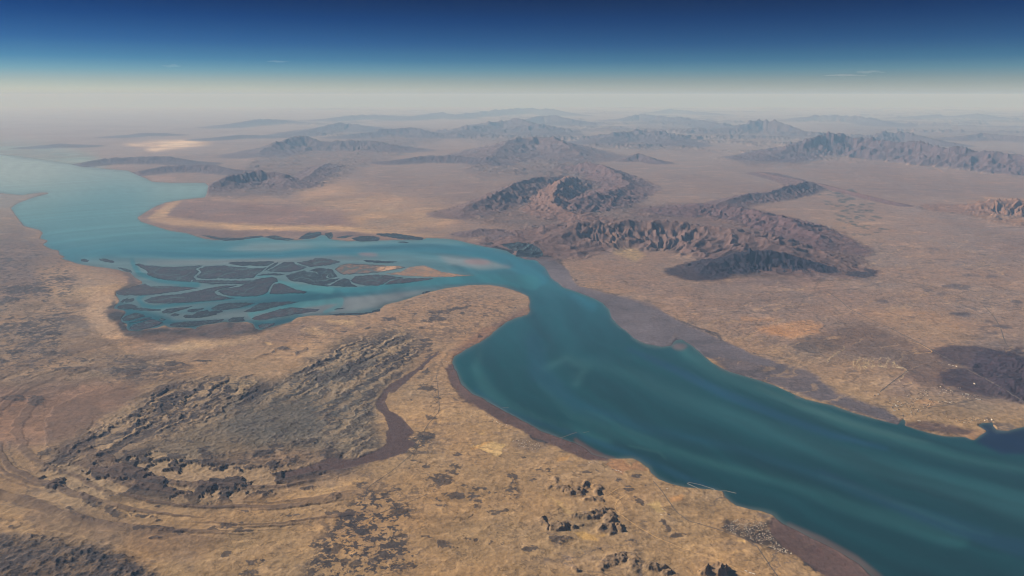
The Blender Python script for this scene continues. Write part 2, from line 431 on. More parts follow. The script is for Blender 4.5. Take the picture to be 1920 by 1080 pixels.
zone([(1010, 460), (1040, 438), (1030, 455)], (200, 172, 130), 2, 0.6)
zone([(1030, 385), (1060, 395), (1100, 408), (1098, 417), (1050, 400), (1030, 392)], (206, 164, 112), 2, 0.8)
zone([(1300, 520), (1380, 525), (1480, 520), (1560, 510), (1580, 512), (1520, 535), (1420, 536), (1320, 532)], (112, 92, 90), 4, 0.8)
zone([(1540, 400), (1650, 420), (1780, 430), (1920, 470), (2160, 500), (2160, 560), (1800, 530), (1640, 520), (1560, 490)], (174, 142, 112), 20, 0.5, mott=0.35)
zone([(1600, 520), (1920, 540), (2160, 560), (2160, 640), (1800, 620), (1640, 560)], (172, 140, 108), 20, 0.6, mott=0.35)
zone([(1290, 525), (1500, 540), (1560, 560), (1480, 580), (1340, 585), (1250, 570)], (156, 128, 104), 12, 0.5, mott=0.45)
Z6 = lambda p: Z(1280, 450, 3, p)
zone([(1080, 480), (1300, 540), (1580, 480), (1700, 400), (2160, 420), (2160, 780), (1800, 760), (1500, 690), (1250, 590)], (146, 125, 120), 20, 0.55)
zone(Z6([(620, 590), (780, 520), (880, 480), (1000, 465), (1120, 500), (1260, 560), (1400, 640), (1560, 710), (1640, 770), (1500, 830), (1350, 820), (1250, 740), (1150, 690), (950, 640), (750, 620)]), (116, 96, 86), 6, 0.85, mott=0.2)
zone(Z6([(1150, 690), (1300, 730), (1480, 740), (1640, 780), (1780, 900), (1600, 880), (1400, 820), (1240, 790)]), (108, 88, 82), 6, 0.7)
zone(Z6([(1300, 735), (1450, 740), (1540, 760), (1420, 775)]), (150, 118, 96), 4, 0.6)
zone(Z6([(390, 500), (560, 470), (720, 455), (795, 480), (770, 520), (620, 555), (520, 540)]), (190, 144, 104), 2, 0.9, mott=0.05)
zone(Z6([(320, 435), (500, 432), (560, 450), (470, 466), (340, 462)]), (184, 142, 106), 2, 0.8, mott=0.05)
zone(Z6([(950, 400), (1150, 380), (1500, 420), (1650, 560), (1600, 640), (1500, 660), (1300, 560), (1150, 480), (1000, 420)]), (178, 142, 108), 10, 0.6, mott=0.3)
zone(Z6([(700, 620), (950, 650), (1250, 740), (1100, 850), (900, 830), (780, 760), (400, 640), (560, 600)]), (160, 134, 108), 6, 0.6)
zone(Z6([(1640, 650), (1760, 610), (2200, 590), (2400, 900), (1980, 930), (1800, 880), (1680, 800), (1600, 720)]), (74, 62, 68), 5, 0.92, mott=0.6, rough=38)
zone(Z6([(1560, 590), (1700, 570), (1920, 560), (1920, 600), (1700, 620)]), (112, 98, 94), 6, 0.6, mott=0.8)
zone(Z6([(1110, 860), (1240, 750), (1290, 850), (1260, 900), (1160, 880)]), (126, 104, 96), 3, 0.5)
zone(Z6([(1340, 900), (1620, 900), (1780, 950), (1650, 1000), (1340, 1000)]), (152, 128, 102), 5, 0.6)
zone(Z6([(1300, 910), (1380, 900), (1450, 920), (1390, 945)]), (186, 146, 106), 1, 0.9)
random.seed(5)
for k in range(46):      # white gullies and salt on the fan
    x, y = random.uniform(960, 1200), random.uniform(655, 710)
    line(Z6([(x, y), (x + random.uniform(-14, 6), y + random.uniform(8, 26))]), (214, 192, 150), 1.1, 0.75, 0.5)
line(Z6([(1190, 720), (1240, 722), (1255, 745), (1230, 760), (1232, 795)]), (216, 196, 160), 1.4, 0.8)
line(Z6([(905, 600), (900, 615), (850, 650), (820, 680)]), (206, 186, 146), 1.6, 0.7)
for k in range(10):
    x = 830 + k * 13
    line(Z6([(x + 40, 640 + k * 2), (x + 10, 670), (x - 15, 700)]), (112, 96, 86), 1.6, 0.7, 0.8)
for k in range(34):      # fan channels down to the shore
    x, y = random.uniform(40, 700), 0
    y = 450 + x * 0.36 + random.uniform(-30, 10)
    line(Z6([(x + 90, y - 30), (x + 40, y - 8), (x, y + 2)]), random.choice([(116, 98, 88), (120, 100, 88), (190, 158, 122)]), 1.4, 0.55, 1)
zone(Z6([(640, 560), (720, 540), (860, 560), (900, 620), (820, 650), (700, 640), (600, 600)]), (120, 102, 90), 4, 0.55, mott=0.9)
for pts, w in [([(1180, 225), (1100, 250), (960, 280), (760, 290), (700, 320), (640, 380), (450, 408), (180, 405), (0, 400)], [1, 2, 2, 5, 4, 3.5, 2.5, 2, 1.5]),
               ([(940, 160), (830, 200), (760, 240), (740, 290)], [2, 3, 4, 4]), ([(700, 320), (560, 330), (420, 345), (200, 330), (60, 330)], 2),
               ([(780, 330), (900, 420), (860, 470), (900, 520)], 2), ([(720, 410), (800, 470), (740, 430)], 2), ([(1190, 60), (1150, 110), (1060, 110), (1000, 170), (940, 165)], 2),
               ([(1140, 0), (1100, 40), (1190, 90)], 2), ([(1650, 350), (1500, 310), (1400, 260), (1200, 225)], 1.6), ([(1780, 330), (1740, 310), (1700, 330)], 1.5),
               ([(880, 810), (960, 790), (1040, 740)], 2), ([(750, 770), (820, 820), (880, 860)], 1.5), ([(1060, 890), (1160, 950), (1240, 1000)], 1.2)]:
    line(Z6(pts), (120, 104, 94), w, 0.65, 1)
for x, y, rx, ry in [(1420, 52, 40, 6), (1740, 207, 40, 9), (1540, 265, 85, 14), (1560, 420, 60, 14), (1620, 198, 50, 5), (1400, 75, 20, 4), (930, 293, 12, 4), (1275, 365, 10, 4),
                     (1650, 390, 12, 5), (1380, 285, 30, 6), (1120, 345, 40, 7), (1720, 460, 40, 5), (1740, 522, 40, 5), (1450, 305, 30, 5), (1880, 350, 40, 10), (1800, 490, 60, 10)]:
    zone(ell(1280 + x / 3, 450 + y / 3, rx / 3, ry / 3, 4), (84, 78, 84), 1, 0.8)
Z3 = lambda p: Z(1280, 180, 3, p)
for k in range(150):     # irrigated fields and groves on the plain
    y = random.uniform(530, 800)
    x = 900 + (y - 530) * 0.45 + random.gauss(0, 60 + (y - 530) * 0.15)
    if y > 710 and random.random() < 0.75:
        continue
    zone(ell(1280 + x / 3, 180 + y / 3, random.uniform(3, 8), random.uniform(0.7, 1.5), 5), (62, 74, 70), 0, random.uniform(0.5, 0.9))
for k in range(60):
    x, y = random.uniform(900, 1800), random.uniform(820, 1040)
    zone(ell(1280 + x / 3, 180 + y / 3, random.uniform(3, 14), random.uniform(0.6, 1.4), 4), (104, 90, 86), 0, random.uniform(0.3, 0.7))
zone(Z3([(850, 320), (1060, 330), (1250, 400), (1200, 470), (950, 440), (850, 380)]), (140, 112, 98), 8, 0.5)
line(Z3([(1370, 385), (1420, 405), (1470, 432)]), (202, 160, 128), 1.5, 0.8)
line(Z3([(430, 430), (520, 475), (600, 505)]), (186, 150, 120), 2, 0.7)
line(Z3([(740, 490), (850, 535), (1040, 575)]), (190, 152, 120), 2, 0.7)
zone(Z3([(1560, 590), (1700, 570), (1920, 575), (2400, 600), (2400, 760), (1900, 735), (1700, 680)]), (160, 124, 98), 5, 0.7, mott=0.5)
line(Z3([(1700, 575), (1800, 580), (1930, 590)]), (210, 162, 116), 3, 0.8, 1.5)
zone(Z3([(1400, 620), (1600, 720), (1920, 800), (1920, 830), (1700, 800), (1500, 730)]), (130, 108, 98), 8, 0.5, mott=0.6)
zone(Z3([(400, 640), (600, 690), (740, 780), (800, 880), (840, 920), (700, 900), (520, 850), (420, 760)]), (122, 88, 80), 8, 0.7)

grove_img = np.zeros((RH, RW), np.float32)
for P, a in (([(600, 1010), (640, 950), (690, 915), (740, 925), (780, 960), (760, 1010), (800, 1055), (720, 1090), (560, 1095)], 1.0), ([(690, 920), (720, 900), (860, 905), (870, 930), (740, 940)], 0.6), ([(940, 905), (975, 905), (980, 935), (955, 945)], 0.9),
             ([(1120, 975), (1170, 965), (1280, 1000), (1300, 1020), (1240, 1010)], 0.5), ([(-240, 470), (60, 460), (140, 500), (150, 560), (120, 640), (180, 690), (-240, 760)], 0.8), ([(180, 640), (300, 680), (420, 670), (330, 710), (200, 720)], 0.7),
             ([(-240, 1000), (120, 1010), (330, 1090), (-240, 1190)], 0.8), ([(760, 560), (900, 545), (985, 560), (960, 600), (860, 640), (760, 650), (700, 620)], 0.5), ([(740, 825), (800, 810), (820, 840), (770, 860)], 0.9)):
    sl, m = fill(P, 9)
    grove_img[sl] = np.maximum(grove_img[sl], m * a)
mud_a = np.zeros((RH, RW), np.float32); mud_b = np.zeros((RH, RW), np.float32)
for P, M_ in ((MAINLAND[42:62] + [(1510, 700), (1410, 664), (1360, 640), (1270, 602), (1240, 582), (1150, 553), (1082, 536), (1060, 500), (1010, 472)], mud_a),
              ([(833, 690), (852, 684), (866, 720), (885, 738), (930, 762), (990, 795), (1040, 817), (1080, 832), (1110, 852), (1150, 862), (1100, 864), (1040, 836), (975, 808), (900, 768), (842, 715)], mud_b),
              ([(1442, 972), (1470, 983), (1540, 1018), (1610, 1056), (1660, 1100), (1560, 1090), (1500, 1048), (1446, 1000)], mud_b)):
    sl, m = fill(P, 3)
    M_[sl] = np.maximum(M_[sl], m)

# hilly country
zone([(850, 407), (900, 372), (960, 342), (1020, 322), (1050, 300), (1100, 305), (1150, 328), (1192, 358), (1185, 385), (1240, 402), (1235, 428), (1090, 432), (1020, 442), (930, 424), (860, 412)], (118, 96, 88), 6, 0.75, mott=0.5, rough=30, relief=190, softy=4)
zone([(1180, 388), (1290, 380), (1400, 388), (1480, 412), (1548, 448), (1562, 476), (1500, 484), (1400, 456), (1300, 438), (1200, 430)], (114, 88, 82), 6, 0.75, mott=0.5, rough=30, relief=150, softy=4)
zone([(870, 318), (925, 278), (1000, 262), (1070, 276), (1110, 304), (1135, 325), (1060, 338), (980, 330), (900, 332)], (116, 98, 94), 7, 0.7, mott=0.4, rough=30, relief=420, softy=4)
zone([(395, 352), (460, 312), (500, 275), (560, 262), (640, 266), (760, 272), (780, 284), (700, 305), (640, 335), (600, 352), (540, 362)], (116, 98, 94), 8, 0.6, mott=0.4, rough=30, relief=300, softy=4)
zone([(388, 368), (392, 350), (430, 335), (520, 325), (560, 345), (540, 366), (440, 372)], (112, 94, 92), 4, 0.75, mott=0.4, rough=30, relief=220, softy=3)
zone([(640, 248), (720, 240), (800, 240), (835, 262), (760, 278), (660, 275)], (104, 90, 92), 7, 0.7, relief=350, softy=4)
zone([(840, 258), (900, 242), (1040, 246), (1080, 262), (1000, 268), (900, 266)], (104, 90, 92), 7, 0.6, relief=420, softy=4)
zone([(1100, 270), (1180, 258), (1260, 262), (1300, 280), (1200, 282)], (104, 90, 92), 7, 0.6, relief=300, softy=4)
zone([(1300, 250), (1400, 240), (1500, 250), (1480, 262), (1360, 262)], (106, 90, 90), 7, 0.6, relief=350, softy=4)
zone([(1180, 228), (1300, 228), (1380, 245), (1300, 250), (1200, 240)], (100, 88, 92), 7, 0.5, relief=350, softy=4)
zone([(1500, 232), (1660, 232), (1920, 240), (1920, 262), (1640, 262)], (116, 96, 94), 10, 0.5, relief=220, softy=6)
zone([(1370, 300), (1480, 296), (1530, 302), (1500, 310), (1400, 312)], (104, 86, 86), 4, 0.7, relief=120, softy=3)
zone([(1500, 318), (1700, 312), (1920, 335), (1980, 355), (1700, 350), (1600, 345), (1540, 335)], (156, 126, 110), 8, 0.5, relief=60, softy=5)
zone([(1790, 395), (1840, 372), (1960, 378), (2100, 400), (2050, 440), (1920, 426), (1850, 415)], (150, 116, 92), 5, 0.7, relief=240, softy=4)
zone([(1360, 392), (1380, 372), (1470, 352), (1515, 345), (1500, 368), (1420, 385)], (108, 84, 82), 4, 0.8, mott=0.6, relief=160, softy=3)
zone([(930, 448), (960, 430), (1030, 424), (1110, 430), (1060, 462), (1010, 468), (950, 458)], (118, 98, 92), 5, 0.7, relief=70, softy=3)
zone([(1290, 505), (1320, 478), (1400, 458), (1500, 475), (1585, 508), (1540, 516), (1400, 520), (1320, 520)], (56, 50, 58), 4, 0.85, relief=120, softy=3)
for P in ([(215, 780), (300, 720), (420, 705), (520, 720), (640, 640), (760, 620), (795, 665), (730, 720), (700, 760), (715, 830), (690, 865), (640, 880), (560, 905), (420, 945), (300, 935), (120, 935), (60, 890), (110, 840)],):
    sl, m = fill(P, 9)
    fold_img[sl] = np.maximum(fold_img[sl], m)

RIVER = Z(640, 720, 3, [(330, 0), (270, 50), (252, 100), (270, 150), (330, 190), (390, 240), (410, 270), (370, 310), (420, 330), (350, 390), (250, 420), (100, 460), (0, 485), (-140, 500), (-230, 520), (-330, 540), (-330, 500), (-190, 470), (-60, 420), (60, 430), (180, 390), (250, 340), (270, 260), (240, 180), (205, 120), (210, 80), (250, 30)])
sl, m = fill(RIVER, 1)
river_img[sl] = m
sl, m = stroke(Z(640, 450, 3, [(545, 630), (480, 690), (420, 740), (350, 790), (290, 835)]), [3, 5, 7, 10, 18], 1)
river_img[sl] = np.maximum(river_img[sl], m)

zone([(-240, 350), (100, 356), (60, 375), (25, 395), (-240, 410)], (132, 132, 130), 7, 0.7, mott=0.1)  # left spit paled like the sea haze: haze painted into the ground colour
zone([(-240, 262), (80, 270), (170, 290), (205, 318), (120, 310), (0, 294), (-240, 290)], (128, 152, 152), 9, 0.95, mott=0)  # far shore tinted like pale hazy water, so haze is in its colour
# dark outcrops and groves (x, y, rx, ry, angle)
OUT8 = [(480, 20, 55, 18), (380, 90, 35, 10), (510, 130, 15, 8), (490, 185, 30, 10), (650, 405, 35, 10, -5), (410, 428, 20, 8), (485, 458, 30, 14), (110, 570, 35, 28), (305, 590, 50, 14),
        (300, 630, 60, 24), (630, 625, 65, 18), (560, 540, 110, 30), (650, 490, 40, 36), (340, 722, 40, 20), (550, 683, 40, 10), (525, 655, 35, 6), (690, 580, 20, 12), (755, 590, 35, 7),
        (830, 605, 25, 12), (880, 610, 12, 10), (945, 590, 36, 44), (955, 525, 34, 18), (1145, 480, 50, 14), (1390, 492, 45, 8), (1080, 545, 25, 8), (860, 720, 35, 16), (915, 710, 20, 8),
        (770, 688, 25, 8), (665, 710, 30, 6, -40), (715, 745, 36, 6, -45), (355, 855, 40, 14), (480, 870, 25, 8), (590, 910, 75, 28, 15), (160, 945, 50, 18), (60, 790, 36, 50), (30, 740, 50, 26),
        (110, 830, 26, 36), (350, 1025, 90, 28), (200, 1010, 60, 36), (60, 1000, 60, 36), (765, 880, 20, 12), (715, 870, 12, 8), (890, 857, 20, 8), (885, 910, 60, 12), (1220, 880, 70, 18),
        (1050, 920, 40, 12), (1470, 915, 25, 10), (1630, 885, 50, 12), (1570, 550, 30, 8), (1615, 597, 35, 12), (1685, 525, 25, 12), (1680, 660, 45, 13, 35), (1740, 770, 32, 15, 15),
        (1820, 800, 62, 18, 30), (1900, 855, 25, 13), (1020, 415, 18, 18), (840, 770, 30, 5, -55), (380, 480, 20, 6), (750, 620, 8, 60), (460, 300, 60, 26), (390, 300, 30, 26), (1720, 580, 10, 18)]
OUT7 = [(70, 85, 70, 22), (200, 100, 60, 26), (870, 160, 74, 30, -35), (1000, 165, 40, 20), (760, 230, 80, 26, -30), (1010, 250, 100, 32, -6), (1280, 75, 28, 14), (1230, 155, 30, 15),
        (250, 390, 74, 16, -22), (500, 440, 70, 32, -15), (330, 490, 60, 28), (560, 400, 100, 20, -18), (300, 580, 80, 15, 8), (440, 590, 40, 15), (610, 630, 35, 18), (480, 640, 50, 20, 10),
        (640, 560, 80, 22), (700, 520, 100, 34), (740, 590, 60, 28), (950, 570, 200, 22), (1150, 430, 80, 40), (1130, 380, 20, 24), (1220, 470, 70, 30), (1180, 560, 100, 40), (1330, 500, 50, 25),
        (1500, 510, 60, 25), (1480, 400, 60, 25), (1600, 370, 25, 40), (1640, 430, 60, 36), (1780, 480, 80, 30), (1860, 390, 60, 44), (1420, 610, 120, 22), (1530, 450, 40, 20), (1730, 590, 40, 10),
        (1860, 640, 40, 18), (1380, 720, 30, 7), (870, 690, 25, 5), (1025, 685, 25, 6), (1080, 685, 20, 5), (890, 770, 20, 7), (590, 700, 120, 24, 25), (450, 740, 90, 26, 25), (800, 745, 90, 10, 10),
        (900, 825, 170, 16, 6), (900, 870, 50, 9), (1260, 805, 110, 16, -9), (1360, 830, 80, 7), (1290, 955, 30, 18), (1430, 1000, 60, 20), (1770, 900, 45, 22), (1830, 720, 80, 16), (1640, 740, 60, 12),
        (1400, 1060, 70, 26), (1880, 930, 60, 30, -30), (1800, 990, 74, 26, -30), (80, 800, 40, 13, -15), (200, 855, 40, 9, 8), (300, 890, 80, 16, 15), (80, 910, 50, 22), (470, 950, 60, 18),
        (560, 1000, 90, 50), (320, 1000, 60, 26), (60, 1040, 80, 36), (660, 980, 40, 18), (720, 1040, 80, 26), (1700, 330, 100, 12, -12), (1850, 180, 30, 50)]
OUT4 = [(150, 280, 150, 22), (50, 340, 50, 18), (250, 345, 30, 7), (340, 220, 60, 10), (990, 700, 60, 16), (1140, 680, 60, 8), (700, 740, 100, 16), (400, 730, 100, 12), (480, 680, 40, 12),
        (1600, 615, 30, 14), (1500, 640, 80, 7, -20), (1690, 630, 40, 6, -25), (1780, 690, 60, 22), (1240, 800, 60, 18, -30), (1380, 770, 50, 6, -20), (1130, 790, 60, 9, -30), (1000, 830, 100, 14, -15),
        (880, 930, 120, 16, -28), (1000, 910, 90, 10, -20), (760, 990, 90, 14, -30), (960, 970, 70, 10, -15), (620, 805, 20, 5), (90, 630, 60, 10), (260, 640, 60, 8), (140, 525, 50, 8), (300, 530, 40, 9)]
OUT5 = [(560, 400, 80, 14, -6), (540, 440, 55, 22), (480, 460, 40, 16), (680, 415, 25, 10), (660, 385, 110, 5, -6), (270, 445, 50, 12, -10), (150, 497, 30, 4, -8), (230, 510, 35, 6, -8), (810, 425, 25, 7),
        (460, 497, 20, 5), (410, 415, 20, 5), (650, 520, 20, 6), (705, 520, 15, 6), (620, 553, 12, 7), (745, 490, 12, 9), (780, 545, 20, 9, -20), (120, 630, 20, 8), (180, 635, 30, 7), (450, 565, 60, 9, -5),
        (470, 600, 46, 26), (490, 665, 60, 9, -45), (430, 730, 60, 9, -45), (330, 765, 35, 12, -40), (470, 745, 25, 10, -45), (60, 860, 50, 22, -30), (480, 830, 55, 12), (380, 900, 35, 7), (510, 940, 15, 7),
        (490, 1000, 30, 10), (140, 940, 50, 50), (170, 870, 25, 25), (350, 600, 80, 4, -18), (950, 380, 40, 6, 5), (540, 860, 4, 60), (20, 515, 20, 5), (550, 905, 3, 40)]


def blobs(lst, ox, oy, s):
    for b in lst:
        r = fill(ell(ox + b[0] / s, oy + b[1] / s, b[2] / s, b[3] / s, b[4] if len(b) > 4 else 0), max(1.5, b[3] / s * 0.45), max(1, b[3] / s * 0.3))
        if r:
            sl, m = r
            dark_img[sl] = np.maximum(dark_img[sl], m / max(m.max(), 0.3))


blobs(OUT8, 640, 720, 3); blobs(OUT7, 0, 720, 3); blobs(OUT4, 0, 450, 3); blobs(OUT5, 640, 450, 3)
HILL8 = [(1205, 538, 12, 16, 60), (1185, 585, 28, 12, 50), (1245, 590, 28, 18, 70), (1310, 615, 60, 22, 90), (1360, 570, 22, 26, 100), (1440, 605, 26, 34, 110), (1395, 660, 64, 10, 60),
         (1370, 742, 80, 16, 100), (1450, 728, 60, 20, 120), (1505, 755, 24, 30, 120), (1165, 790, 18, 34, 90), (1235, 805, 45, 22, 110), (1330, 805, 25, 14, 70), (1500, 815, 50, 36, 120), (1555, 805, 16, 24, 90),
         (1585, 815, 22, 20, 100), (1640, 1010, 34, 56, 60), (1760, 1025, 66, 18, 90), (1540, 975, 60, 28, 70), (1500, 1015, 40, 32, 60), (1830, 1062, 40, 22, 70), (1340, 1045, 30, 15, 50), (1250, 878, 70, 12, 40),
         (2080, 1058, 84, 28, 170)]
for x, y, rx, ry, h in HILL8:
    r = fill(ell(640 + x / 3, 720 + y / 3, rx / 3, ry / 3), max(2, ry / 3 * 0.3), max(1.2, ry / 3 * 0.25))
    if r:
        sl, m = r
        hill_img[sl] = np.maximum(hill_img[sl], m * h * 1.1)
for lst, ox, oy in ((OUT7, 0, 720), (OUT4, 0, 450)):
    for b in lst:
        if b[0] > 1000 and b[1] > 680 and lst is OUT7:
            continue
        r = fill(ell(ox + b[0] / 3, oy + b[1] / 3, b[2] / 3, b[3] / 3, b[4] if len(b) > 4 else 0), max(1.5, b[3] / 3 * 0.4))
        if r:
            sl, m = r
            hill_img[sl] = np.maximum(hill_img[sl], m * 45)

# ------------------------------------------------------------------ mountains: crest lines (bearing, row of the ground below the crest, row of the crest), half width m, ruggedness, colour
MOUNTAINS = [
    ('mountain_ridge', [(1440, 298, 295), (1470, 292, 281), (1500, 290, 266), (1540, 288, 253), (1570, 288, 249), (1600, 289, 258), (1625, 291, 260), (1650, 294, 264), (1680, 297, 269), (1720, 300, 265), (1750, 304, 275), (1790, 308, 274), (1820, 311, 282), (1860, 315, 283), (1900, 319, 290), (1960, 326, 298), (2150, 345, 318)], 7500, 0.9, (98, 80, 84)),
    ('mountain_ridge', [(857, 402, 399), (880, 397, 386), (905, 391, 374), (945, 378, 355), (975, 362, 344), (1010, 350, 333), (1050, 347, 330), (1080, 346, 334)], 3000, 0.8, (120, 98, 90)),
    ('mountain_ridge', [(1070, 350, 330), (1048, 372, 346), (1040, 385, 362), (1033, 397, 380), (1050, 405, 392), (1080, 411, 402), (1100, 416, 409)], 2600, 1.0, (140, 108, 90)),
    ('mountain_ridge', [(1085, 318, 306), (1110, 322, 308), (1135, 328, 312), (1155, 338, 322), (1180, 352, 344), (1168, 362, 352), (1140, 376, 360), (1110, 385, 368), (1080, 392, 378)], 3400, 1.0, (120, 94, 88)),
    ('mountain_ridge', [(1030, 458, 444), (1065, 450, 420), (1090, 446, 409), (1150, 445, 415), (1200, 444, 413), (1260, 445, 415), (1310, 449, 420), (1350, 456, 428), (1390, 464, 436), (1430, 474, 448), (1475, 486, 468)], 5200, 1.0, (122, 96, 84)),
    ('dark_hill', [(1312, 512, 509), (1330, 506, 492), (1360, 500, 480), (1400, 496, 468), (1430, 496, 468), (1460, 498, 474), (1500, 501, 484), (1550, 506, 497), (1582, 509, 505)], 2100, 0.9, (46, 42, 54)),
    ('mountain_ridge', [(1270, 398, 391), (1310, 396, 382), (1350, 399, 384), (1420, 412, 396), (1480, 428, 412), (1520, 445, 434), (1545, 468, 462)], 3200, 1.1, (112, 86, 82)),
    ('hill', [(1340, 388, 385), (1370, 382, 372), (1400, 376, 362), (1440, 372, 361), (1490, 362, 346), (1510, 352, 340), (1500, 345, 338), (1470, 336, 332), (1430, 326, 323)], 2300, 0.8, (112, 90, 86)),
    ('crater_hill', [(1178, 302, 295), (1186, 300, 287), (1196, 299, 286), (1212, 301, 292), (1236, 306, 303)], 2400, 0.8, (104, 84, 84)),
    ('mountain_dome', [(915, 300, 292), (935, 290, 274), (965, 282, 261), (1000, 278, 255), (1035, 280, 258), (1055, 286, 268), (1085, 297, 290)], 9000, 0.7, (116, 96, 92)),
    ('mountain', [(845, 256, 251), (880, 248, 240), (920, 242, 230), (965, 240, 221), (1000, 246, 233), (1030, 252, 247)], 11000, 0.6, (104, 90, 90)),
    ('mountain', [(990, 231, 224), (1010, 229, 217), (1035, 229, 215), (1060, 232, 222), (1072, 234, 230)], 11000, 0.6, (96, 86, 90)),
    ('mountain', [(870, 219, 215), (930, 215, 206), (980, 213, 201), (1030, 214, 203), (1065, 217, 211)], 14000, 0.5, (96, 86, 90)),
    ('mountain', [(750, 225, 222), (800, 221, 215), (830, 220, 211), (862, 222, 218)], 12000, 0.5, (96, 86, 90)),
    ('hill', [(735, 306, 301), (790, 303, 292), (850, 303, 290), (900, 305, 297), (928, 308, 305)], 3600, 0.6, (100, 86, 88)),
    ('mountain', [(480, 292, 288), (515, 285, 271), (545, 280, 259), (570, 277, 254), (600, 279, 265), (640, 279, 263), (700, 279, 265), (745, 282, 277)], 7000, 0.8, (108, 92, 92)),
    ('hill', [(392, 356, 350), (430, 350, 330), (480, 342, 320), (520, 342, 322), (548, 350, 340)], 3400, 0.9, (118, 98, 94)),
    ('hill', [(560, 345, 342), (580, 335, 328), (600, 322, 313), (615, 312, 306)], 2500, 0.9, (118, 98, 94)),
    ('coastal_ridge', [(140, 312, 308), (200, 306, 296), (260, 305, 293), (320, 305, 292), (375, 308, 306)], 3500, 0.5, (98, 86, 90)),
    ('coastal_ridge', [(245, 328, 325), (300, 322, 312), (350, 320, 308), (400, 321, 308), (445, 325, 320)], 3000, 0.6, (104, 90, 92)),
    ('hill', [(415, 239, 236), (450, 236, 228), (490, 233, 222), (545, 231, 226)], 9000, 0.5, (96, 86, 90)),
    ('hill', [(225, 257, 255), (270, 254, 249), (310, 254, 249)], 6000, 0.4, (96, 86, 90)),
    ('hill', [(75, 277, 274), (110, 274, 269), (150, 275, 271)], 5000, 0.4, (96, 86, 90)),
    ('hill', [(395, 262, 259), (450, 258, 252), (505, 258, 254)], 6000, 0.4, (96, 86, 90)),
    ('mountain', [(555, 254, 250), (600, 246, 238), (640, 241, 229), (665, 240, 232), (690, 246, 243)], 9000, 0.6, (98, 88, 92)),
    ('mountain', [(610, 227, 223), (650, 224, 216), (690, 223, 214), (760, 221, 217)], 11000, 0.5, (96, 86, 90)),
    ('mountain', [(655, 258, 253), (720, 254, 243), (770, 253, 240), (805, 257, 251)], 7500, 0.6, (100, 88, 92)),
    ('mountain', [(1115, 268, 263), (1160, 262, 252), (1195, 258, 242), (1215, 258, 246), (1240, 262, 254), (1275, 272, 267)], 7500, 0.8, (102, 88, 90)),
    ('mountain', [(1165, 227, 222), (1200, 225, 212), (1230, 227, 217), (1270, 231, 221), (1330, 236, 229), (1370, 244, 238)], 9500, 0.7, (98, 86, 90)),
    ('mountain', [(1225, 213, 210), (1255, 211, 204), (1290, 213, 207), (1350, 216, 213)], 11000, 0.5, (94, 84, 90)),
    ('mountain', [(1330, 250, 247), (1385, 249, 234), (1425, 247, 224), (1450, 248, 227), (1480, 251, 236), (1512, 255, 249)], 7500, 0.9, (102, 88, 88)),
    ('mountain', [(1500, 226, 221), (1530, 225, 215), (1600, 227, 216), (1640, 231, 224), (1670, 236, 234)], 9500, 0.7, (100, 86, 90)),
    ('mountain', [(1690, 222, 219), (1740, 221, 216), (1790, 221, 217), (1830, 221, 212), (1870, 224, 219)], 9500, 0.5, (98, 86, 90)),
    ('hill', [(1640, 268, 264), (1662, 264, 250), (1700, 265, 252), (1740, 268, 258), (1775, 273, 270)], 5500, 0.7, (104, 88, 90)),
    ('mountain', [(1795, 262, 258), (1840, 260, 248), (1880, 262, 253), (1940, 266, 256), (2050, 270, 262)], 6500, 0.8, (108, 90, 88)),
    ('gullied_ridge', [(1795, 392, 388), (1830, 394, 380), (1860, 395, 374), (1900, 397, 372), (1950, 402, 374), (2100, 418, 392)], 3600, 1.2, (146, 112, 88)),
    ('long_low_ridge', [(1420, 325, 322), (1480, 340, 335), (1520, 350, 345)], 900, 0.5, (120, 92, 84)),
    ('long_low_ridge', [(1530, 345, 343), (1580, 360, 355), (1640, 375, 370), (1694, 386, 383)], 900, 0.5, (116, 88, 82)),
    ('hill', [(880, 440, 436), (900, 437, 428), (925, 437, 429), (955, 446, 440), (970, 452, 449)], 1500, 1.0, (112, 94, 90)),
    ('hill', [(1068, 296, 290), (1080, 296, 287), (1098, 297, 289)], 1800, 0.9, (130, 108, 100)),
    ('hill', [(1835, 672, 668), (1870, 680, 668), (1905, 690, 672), (1960, 700, 684)], 1700, 0.4, (72, 60, 66)),
    ('hill', [(1840, 716, 712), (1880, 722, 708), (1930, 736, 722), (2020, 760, 742)], 1500, 0.4, (72, 60, 66)),
]

# ------------------------------------------------------------------ ground mesh
t_h = math.sqrt(2 * CAM_H / R_E)
PY_HOR = 540 - F * math.tan(PITCH - math.atan(t_h))
FAR = 780000.0
PY_FAR = 540 - F * math.tan(PITCH - math.atan(CAM_H / FAR + FAR / (2 * R_E)))
rows = np.concatenate([np.arange(PY_FAR, 430, 0.55), np.arange(430, 1110, 0.8), np.arange(1112, 1240, 6), np.arange(1250, 1900, 60)])
cols = np.concatenate([np.linspace(-900, -330, 12), np.arange(-280, -50, 10), np.arange(-44, 1964, 1.35), np.arange(1970, 2200, 10), np.linspace(2240, 2820, 12)])
NR, NC = len(rows), len(cols)
PX, PY = np.meshgrid(cols, rows)
X, Y, D = ground(PX, PY)
dy = np.gradient(rows)[:, None]
SPX = D / F * np.gradient(cols)[None, :]
SPY = np.abs(np.gradient(D, axis=0))
SPG = np.sqrt(SPX * np.minimum(SPY, SPX * 12))

